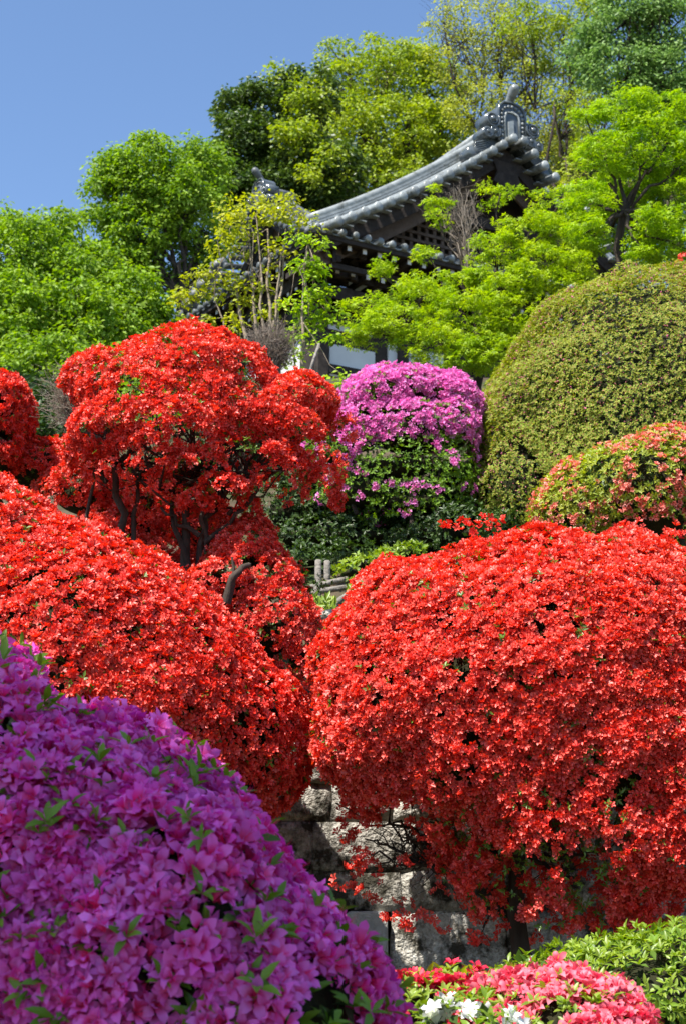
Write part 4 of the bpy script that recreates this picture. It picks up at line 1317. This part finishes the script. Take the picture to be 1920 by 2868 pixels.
# airy trees with sky showing through
tree('airy_tree', 'tall airy spring tree with thin upright branches and sparse yellowish leaves', (1420, 48),
     [(1290, 120, 48, 110, 140, .9), (1400, 90, 48, 120, 130, 1.1), (1330, 290, 47, 110, 110, 1.2), (1480, 200, 48, 110, 130, 1.2), (1560, 330, 47, 100, 120, 1.2), (1240, 60, 48, 60, 70, .5), (1500, 430, 46, 120, 90, .8), (1620, 450, 46, 90, 120, .8), (1350, 420, 48, 120, 80, .7), (1560, 560, 45, 110, 90)], 66,
     'leaf_spring', .12, 34, 22, .40, .55, (.2, .13), (1430, 640), lw=.28, twig=.9, tw=.022, limb_r=.07, ntw=2)
tree('airy_tree', 'light green slender tree beside the tall airy one, rising over the ridge ornament', (1560, 44),
     [(1480, 60, 44, 110, 80, 1.1), (1580, 120, 44, 100, 110, 1.2), (1640, 40, 44, 90, 80), (1610, 260, 44, 90, 110, .8), (1700, 330, 43, 90, 130), (1680, 480, 43, 110, 110)], 67,
     'leaf_oak', .12, 34, 24, .38, .55, (.2, .13), (1570, 620), lw=.28, twig=.8, tw=.022, limb_r=.06, ntw=1)
tree('broadleaf_tree', 'deep green broadleaf tree with bluish leaves, rising behind the tall maple', (1850, 36),
     [(1750, 60, 36, 120, 90), (1880, 80, 36, 110, 110), (1720, 190, 36, 100, 80), (1850, 210, 36, 130, 90), (1930, 310, 36, 90, 120), (1640, 150, 36.5, 60, 90, .8), (1800, 300, 36, 110, 70, .7), (1880, 420, 36, 110, 110, .8), (1800, -20, 36, 140, 60)], 68,
     'leaf_blue', .13, 40, 36, .36, .6, (.3, .18), (1880, 480), lw=.25, droop=.5, twig=.5, tw=.03)
# maples in front of the temple
tree('maple_tree', 'bright yellow-green maple with curved dark trunk behind the clipped mound', (1715, 17.5),
     [(1740, 310, 17.5, 90, 70), (1830, 400, 17.5, 110, 90), (1690, 430, 17.3, 75, 80), (1880, 540, 18.3, 90, 100), (1760, 520, 18.3, 90, 80), (1680, 570, 18.3, 90, 60), (1860, 660, 18.3, 90, 80), (1780, 660, 18.3, 80, 70, .8), (1900, 320, 17.6, 80, 80, .8), (1930, 450, 17.4, 70, 100), (1650, 660, 18.3, 70, 60, .9), (1640, 330, 17.5, 30, 26, .8), (1645, 560, 17.1, 60, 46, .9), (1840, 610, 17.0, 80, 50, .9), (1900, 690, 17.0, 60, 50, .9), (1640, 650, 17.0, 60, 46, .9), (1790, 700, 17.0, 50, 30, .6)], 69,
     'leaf_maple', .060, 56, 34, .15, .5, (.085, .05), (1745, 590), tpl='maple', dens=1.6, twig=.5, tw=.009, limb_r=.028, bend=.07, droop=.25, up=.9)
tree('maple_tree', 'spreading lime-green maple in layered tiers hiding the temple wall', (1300, 18.5),
     [(1560, 580, 18.5, 90, 55), (1480, 650, 18.3, 110, 60), (1600, 660, 18.5, 90, 70), (1390, 700, 18.2, 90, 50), (1540, 740, 18.2, 120, 60), (1290, 775, 18.2, 80, 40, .8), (1400, 800, 18.0, 110, 60), (1180, 830, 18.0, 120, 50), (1300, 880, 17.8, 130, 55), (1440, 880, 17.8, 110, 70), (1120, 900, 17.8, 120, 50), (1230, 960, 17.6, 140, 60), (1380, 980, 17.6, 110, 60), (1030, 860, 18, 60, 40, .7), (1160, 790, 18.2, 60, 34, .6), (1040, 745, 18.2, 50, 28, .5), (1030, 930, 17.8, 60, 40, .7), (1190, 705, 18.4, 40, 26, .5), (1480, 790, 18.0, 90, 60), (1290, 1020, 17.5, 70, 40), (1600, 780, 18.0, 70, 80), (1230, 545, 18.6, 36, 40, .55), (1400, 540, 18.6, 60, 36, .5), (1225, 600, 18.5, 32, 26, .4)], 70,
     'leaf_maple2', .056, 64, 34, .135, .5, (.09, .05), (1370, 960), tpl='maple', dens=1.4, twig=.45, tw=.008, limb_r=.028, droop=.25, up=1.0)
# young multi-stemmed trees
st = [((690, 950, 16.0), (640, 700, 16.2), .022), ((720, 960, 16.0), (700, 680, 16.1), .022), ((755, 960, 16), (750, 640, 16.1), .024), ((760, 960, 16), (790, 690, 16), .02), ((775, 950, 16), (800, 640, 16.2), .018), ((740, 950, 16), (720, 620, 16), .018), ((640, 950, 16), (600, 830, 16), .014)]
tree('young_tree', 'slender young tree with many pale stems and sparse yellow leaves before the dark gable', (740, 16),
     [(730, 590, 16.1, 110, 40, .9), (800, 600, 16, 60, 34, .8), (650, 630, 16, 60, 40, .7), (700, 660, 16, 100, 40, .7), (640, 770, 16, 60, 30, .6), (560, 770, 16, 40, 30, .8), (600, 800, 16, 55, 30, .7), (500, 840, 16, 34, 26, .8), (560, 880, 16, 60, 26, .6), (700, 780, 16, 70, 40, .4), (640, 900, 16, 80, 30, .5), (760, 850, 16, 70, 50, .45), (760, 710, 16, 80, 40, .35), (790, 560, 16.1, 60, 26, .9), (840, 620, 16.1, 40, 34, .8), (690, 560, 16.1, 50, 26, .9), (600, 700, 16, 45, 26, .6), (660, 830, 16, 60, 34, .5), (540, 820, 16, 40, 24, .7)], 71,
     'leaf_young', .062, 46, 20, .14, .5, stems=st, bark='bark_pale', twig=.7, tw=.006, droop=.3, up=.8, lw=.3, shell=.2)
st = [((845, 1040, 15.2), (850, 760, 15.2), .022), ((850, 800, 15.2), (862, 680, 15.2), .015), ((825, 1030, 15.2), (822, 900, 15.2), .012)]
tree('young_tree', 'slim young tree with one upright stem and fresh green leaves beside the white wall', (845, 15.2),
     [(870, 665, 15.2, 45, 34), (860, 730, 15.2, 50, 36), (890, 770, 15.2, 40, 40, .8), (840, 830, 15.2, 55, 40), (910, 830, 15.2, 50, 40, .8), (860, 900, 15.2, 70, 40), (820, 960, 15.2, 60, 34, .8), (925, 890, 15.2, 45, 30, .6), (940, 945, 15.2, 24, 20, .5), (830, 1000, 15.2, 40, 30, .5), (955, 1058, 15, 20, 16, .8)], 72,
     'leaf_maple', .062, 48, 22, .13, .5, stems=st, bark='bark_pale', twig=.7, tw=.006, droop=.3, up=.8, lw=.3, shell=.2)
# dark wood behind, filling the gaps of the hill
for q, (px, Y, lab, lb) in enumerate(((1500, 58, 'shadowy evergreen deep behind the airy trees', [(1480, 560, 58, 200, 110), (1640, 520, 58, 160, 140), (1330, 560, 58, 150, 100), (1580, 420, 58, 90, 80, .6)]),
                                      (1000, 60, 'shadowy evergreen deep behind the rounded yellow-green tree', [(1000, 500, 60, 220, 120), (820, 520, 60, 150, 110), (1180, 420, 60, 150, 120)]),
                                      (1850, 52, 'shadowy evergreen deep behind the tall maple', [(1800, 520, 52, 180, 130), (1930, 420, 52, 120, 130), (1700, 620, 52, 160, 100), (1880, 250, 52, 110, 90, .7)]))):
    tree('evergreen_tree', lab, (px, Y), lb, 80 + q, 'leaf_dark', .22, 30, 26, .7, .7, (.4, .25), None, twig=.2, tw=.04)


# leafy thicket on the slope behind the scarlet bushes
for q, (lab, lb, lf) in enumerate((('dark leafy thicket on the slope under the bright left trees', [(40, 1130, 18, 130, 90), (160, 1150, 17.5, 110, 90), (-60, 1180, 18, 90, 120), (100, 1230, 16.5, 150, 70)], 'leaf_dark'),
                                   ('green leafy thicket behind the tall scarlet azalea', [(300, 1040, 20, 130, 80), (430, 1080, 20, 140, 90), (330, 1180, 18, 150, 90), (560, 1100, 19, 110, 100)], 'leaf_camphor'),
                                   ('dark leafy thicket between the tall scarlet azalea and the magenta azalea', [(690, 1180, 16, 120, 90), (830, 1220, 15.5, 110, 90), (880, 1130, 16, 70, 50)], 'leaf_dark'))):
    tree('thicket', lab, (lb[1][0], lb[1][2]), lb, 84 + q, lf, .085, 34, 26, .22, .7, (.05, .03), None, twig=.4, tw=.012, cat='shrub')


# ------------------------------------------------------------------ dry twig bushes
def twig_bush(label, px, py, Y, rx, ry, seed, n=420, foot=None):
    r = np.random.default_rng(seed)
    c = pt(px, py, Y)
    m = mpp(px, py, Y)
    f = pt(*foot, Y) if foot else c - [0, 0, ry * m * 1.4]
    root = thing('bare_bush', label, 'bush', f)
    mb = MB()
    for _ in range(26):
        e = c + unit(r.normal(size=3)) * np.array([rx, .6 * (rx + ry) / 2, ry]) * m * .55
        P = limb(f, e, 7, .07, 0, r)
        mb.tube(P, np.linspace(.009, .004, 7), 4, False)
        for _ in range(n // 26):
            s = P[r.integers(2, 7)]
            q = c + unit(r.normal(size=3)) * np.array([rx, .7 * (rx + ry) / 2, ry]) * m * r.uniform(.7, 1.05)
            q = s + (q - s) * min(1, .45 / (np.linalg.norm(q - s) + 1e-6))
            Q = limb(s, q, 6, .10, 0, r)
            mb.tube(Q, np.linspace(.003, .0012, 6), 3, False)
            for _ in range(3):
                h = Q[r.integers(2, 6)]
                mb.tube(limb(h, h + r.normal(0, .045, 3) + (q - s) * .2, 4, .1, 0, r), [.0016, .0014, .0011, .0009], 3, False)
    mb.build('twigs', M['twig'], root, True, 'stuff', org=f)


twig_bush('leafless grey-brown bush of fine twigs left of the tree-like scarlet azalea', 215, 1110, 9.75, 85, 95, 90, 420, (330, 1300))
twig_bush('leafless brown bush of fine twigs between the scarlet azalea and the white temple wall', 760, 965, 11.5, 75, 70, 91, 420, (740, 1120))
twig_bush('bare pale twigs of a shrub in front of the lattice gable', 1280, 560, 19.5, 120, 70, 92, 78, (1310, 760))

# ------------------------------------------------------------------ unseen tree, added beside the camera to shade the purple azalea
def shade_tree():
    r = np.random.default_rng(99)
    sh = SUN * 4.5 + [.05, -.55, 0]
    b = np.array([-5.6, -.6, ground_z(-5.6, -.6)])
    root = thing('broadleaf_tree', 'unseen leafy green tree added to shade the purple azalea', 'tree', b)
    MB().tube(limb(b, b + [.3, .2, 7.0], 7, .02, 0, r), np.linspace(.2, .12, 7), 8, False).build('trunk', M['bark'], root, True, org=b)
    lim = MB()
    pos = []
    for cx, cy, cz, rad in ((-2.9, 2.0, 6.0, 1.0), (-2.2, 2.3, 5.6, .8), (-3.6, 1.6, 6.2, 1.0), (-2.9, 1.4, 5.4, .9), (-2.4, 1.6, 6.3, .8), (-3.4, 2.5, 6.6, .8), (-1.8, 1.6, 5.4, .7)):
        c = np.array([cx, cy, cz]) + sh
        lim.tube(limb(b + [.3, .2, 6.8], c, 7, .05, 0, r), np.linspace(.06, .02, 7), 6, False)
        d = unit(r.normal(size=(80, 3))) * rad * (r.uniform(0, 1, 80) ** .4)[:, None] + c
        pos.append(np.repeat(d, 19, 0) + r.normal(0, .13, (80 * 19, 3)))
    lim.build('limbs', M['bark'], root, True, org=b)
    pos = np.vstack(pos)
    k = len(pos)
    hd = unit(r.normal(size=(k, 3)) * [1, 1, .4])
    v = place(leaf_tpl(.3), pos - b, frame_y(hd, unit(r.normal(0, .5, (k, 3)) + [0, 0, 1])), .11 * r.uniform(.7, 1.2, k), rvar(k, r))
    link('crown', raw_mesh('crown', v[0], v[1], v[2], M['leaf_camphor']), root, 'stuff')


shade_tree()
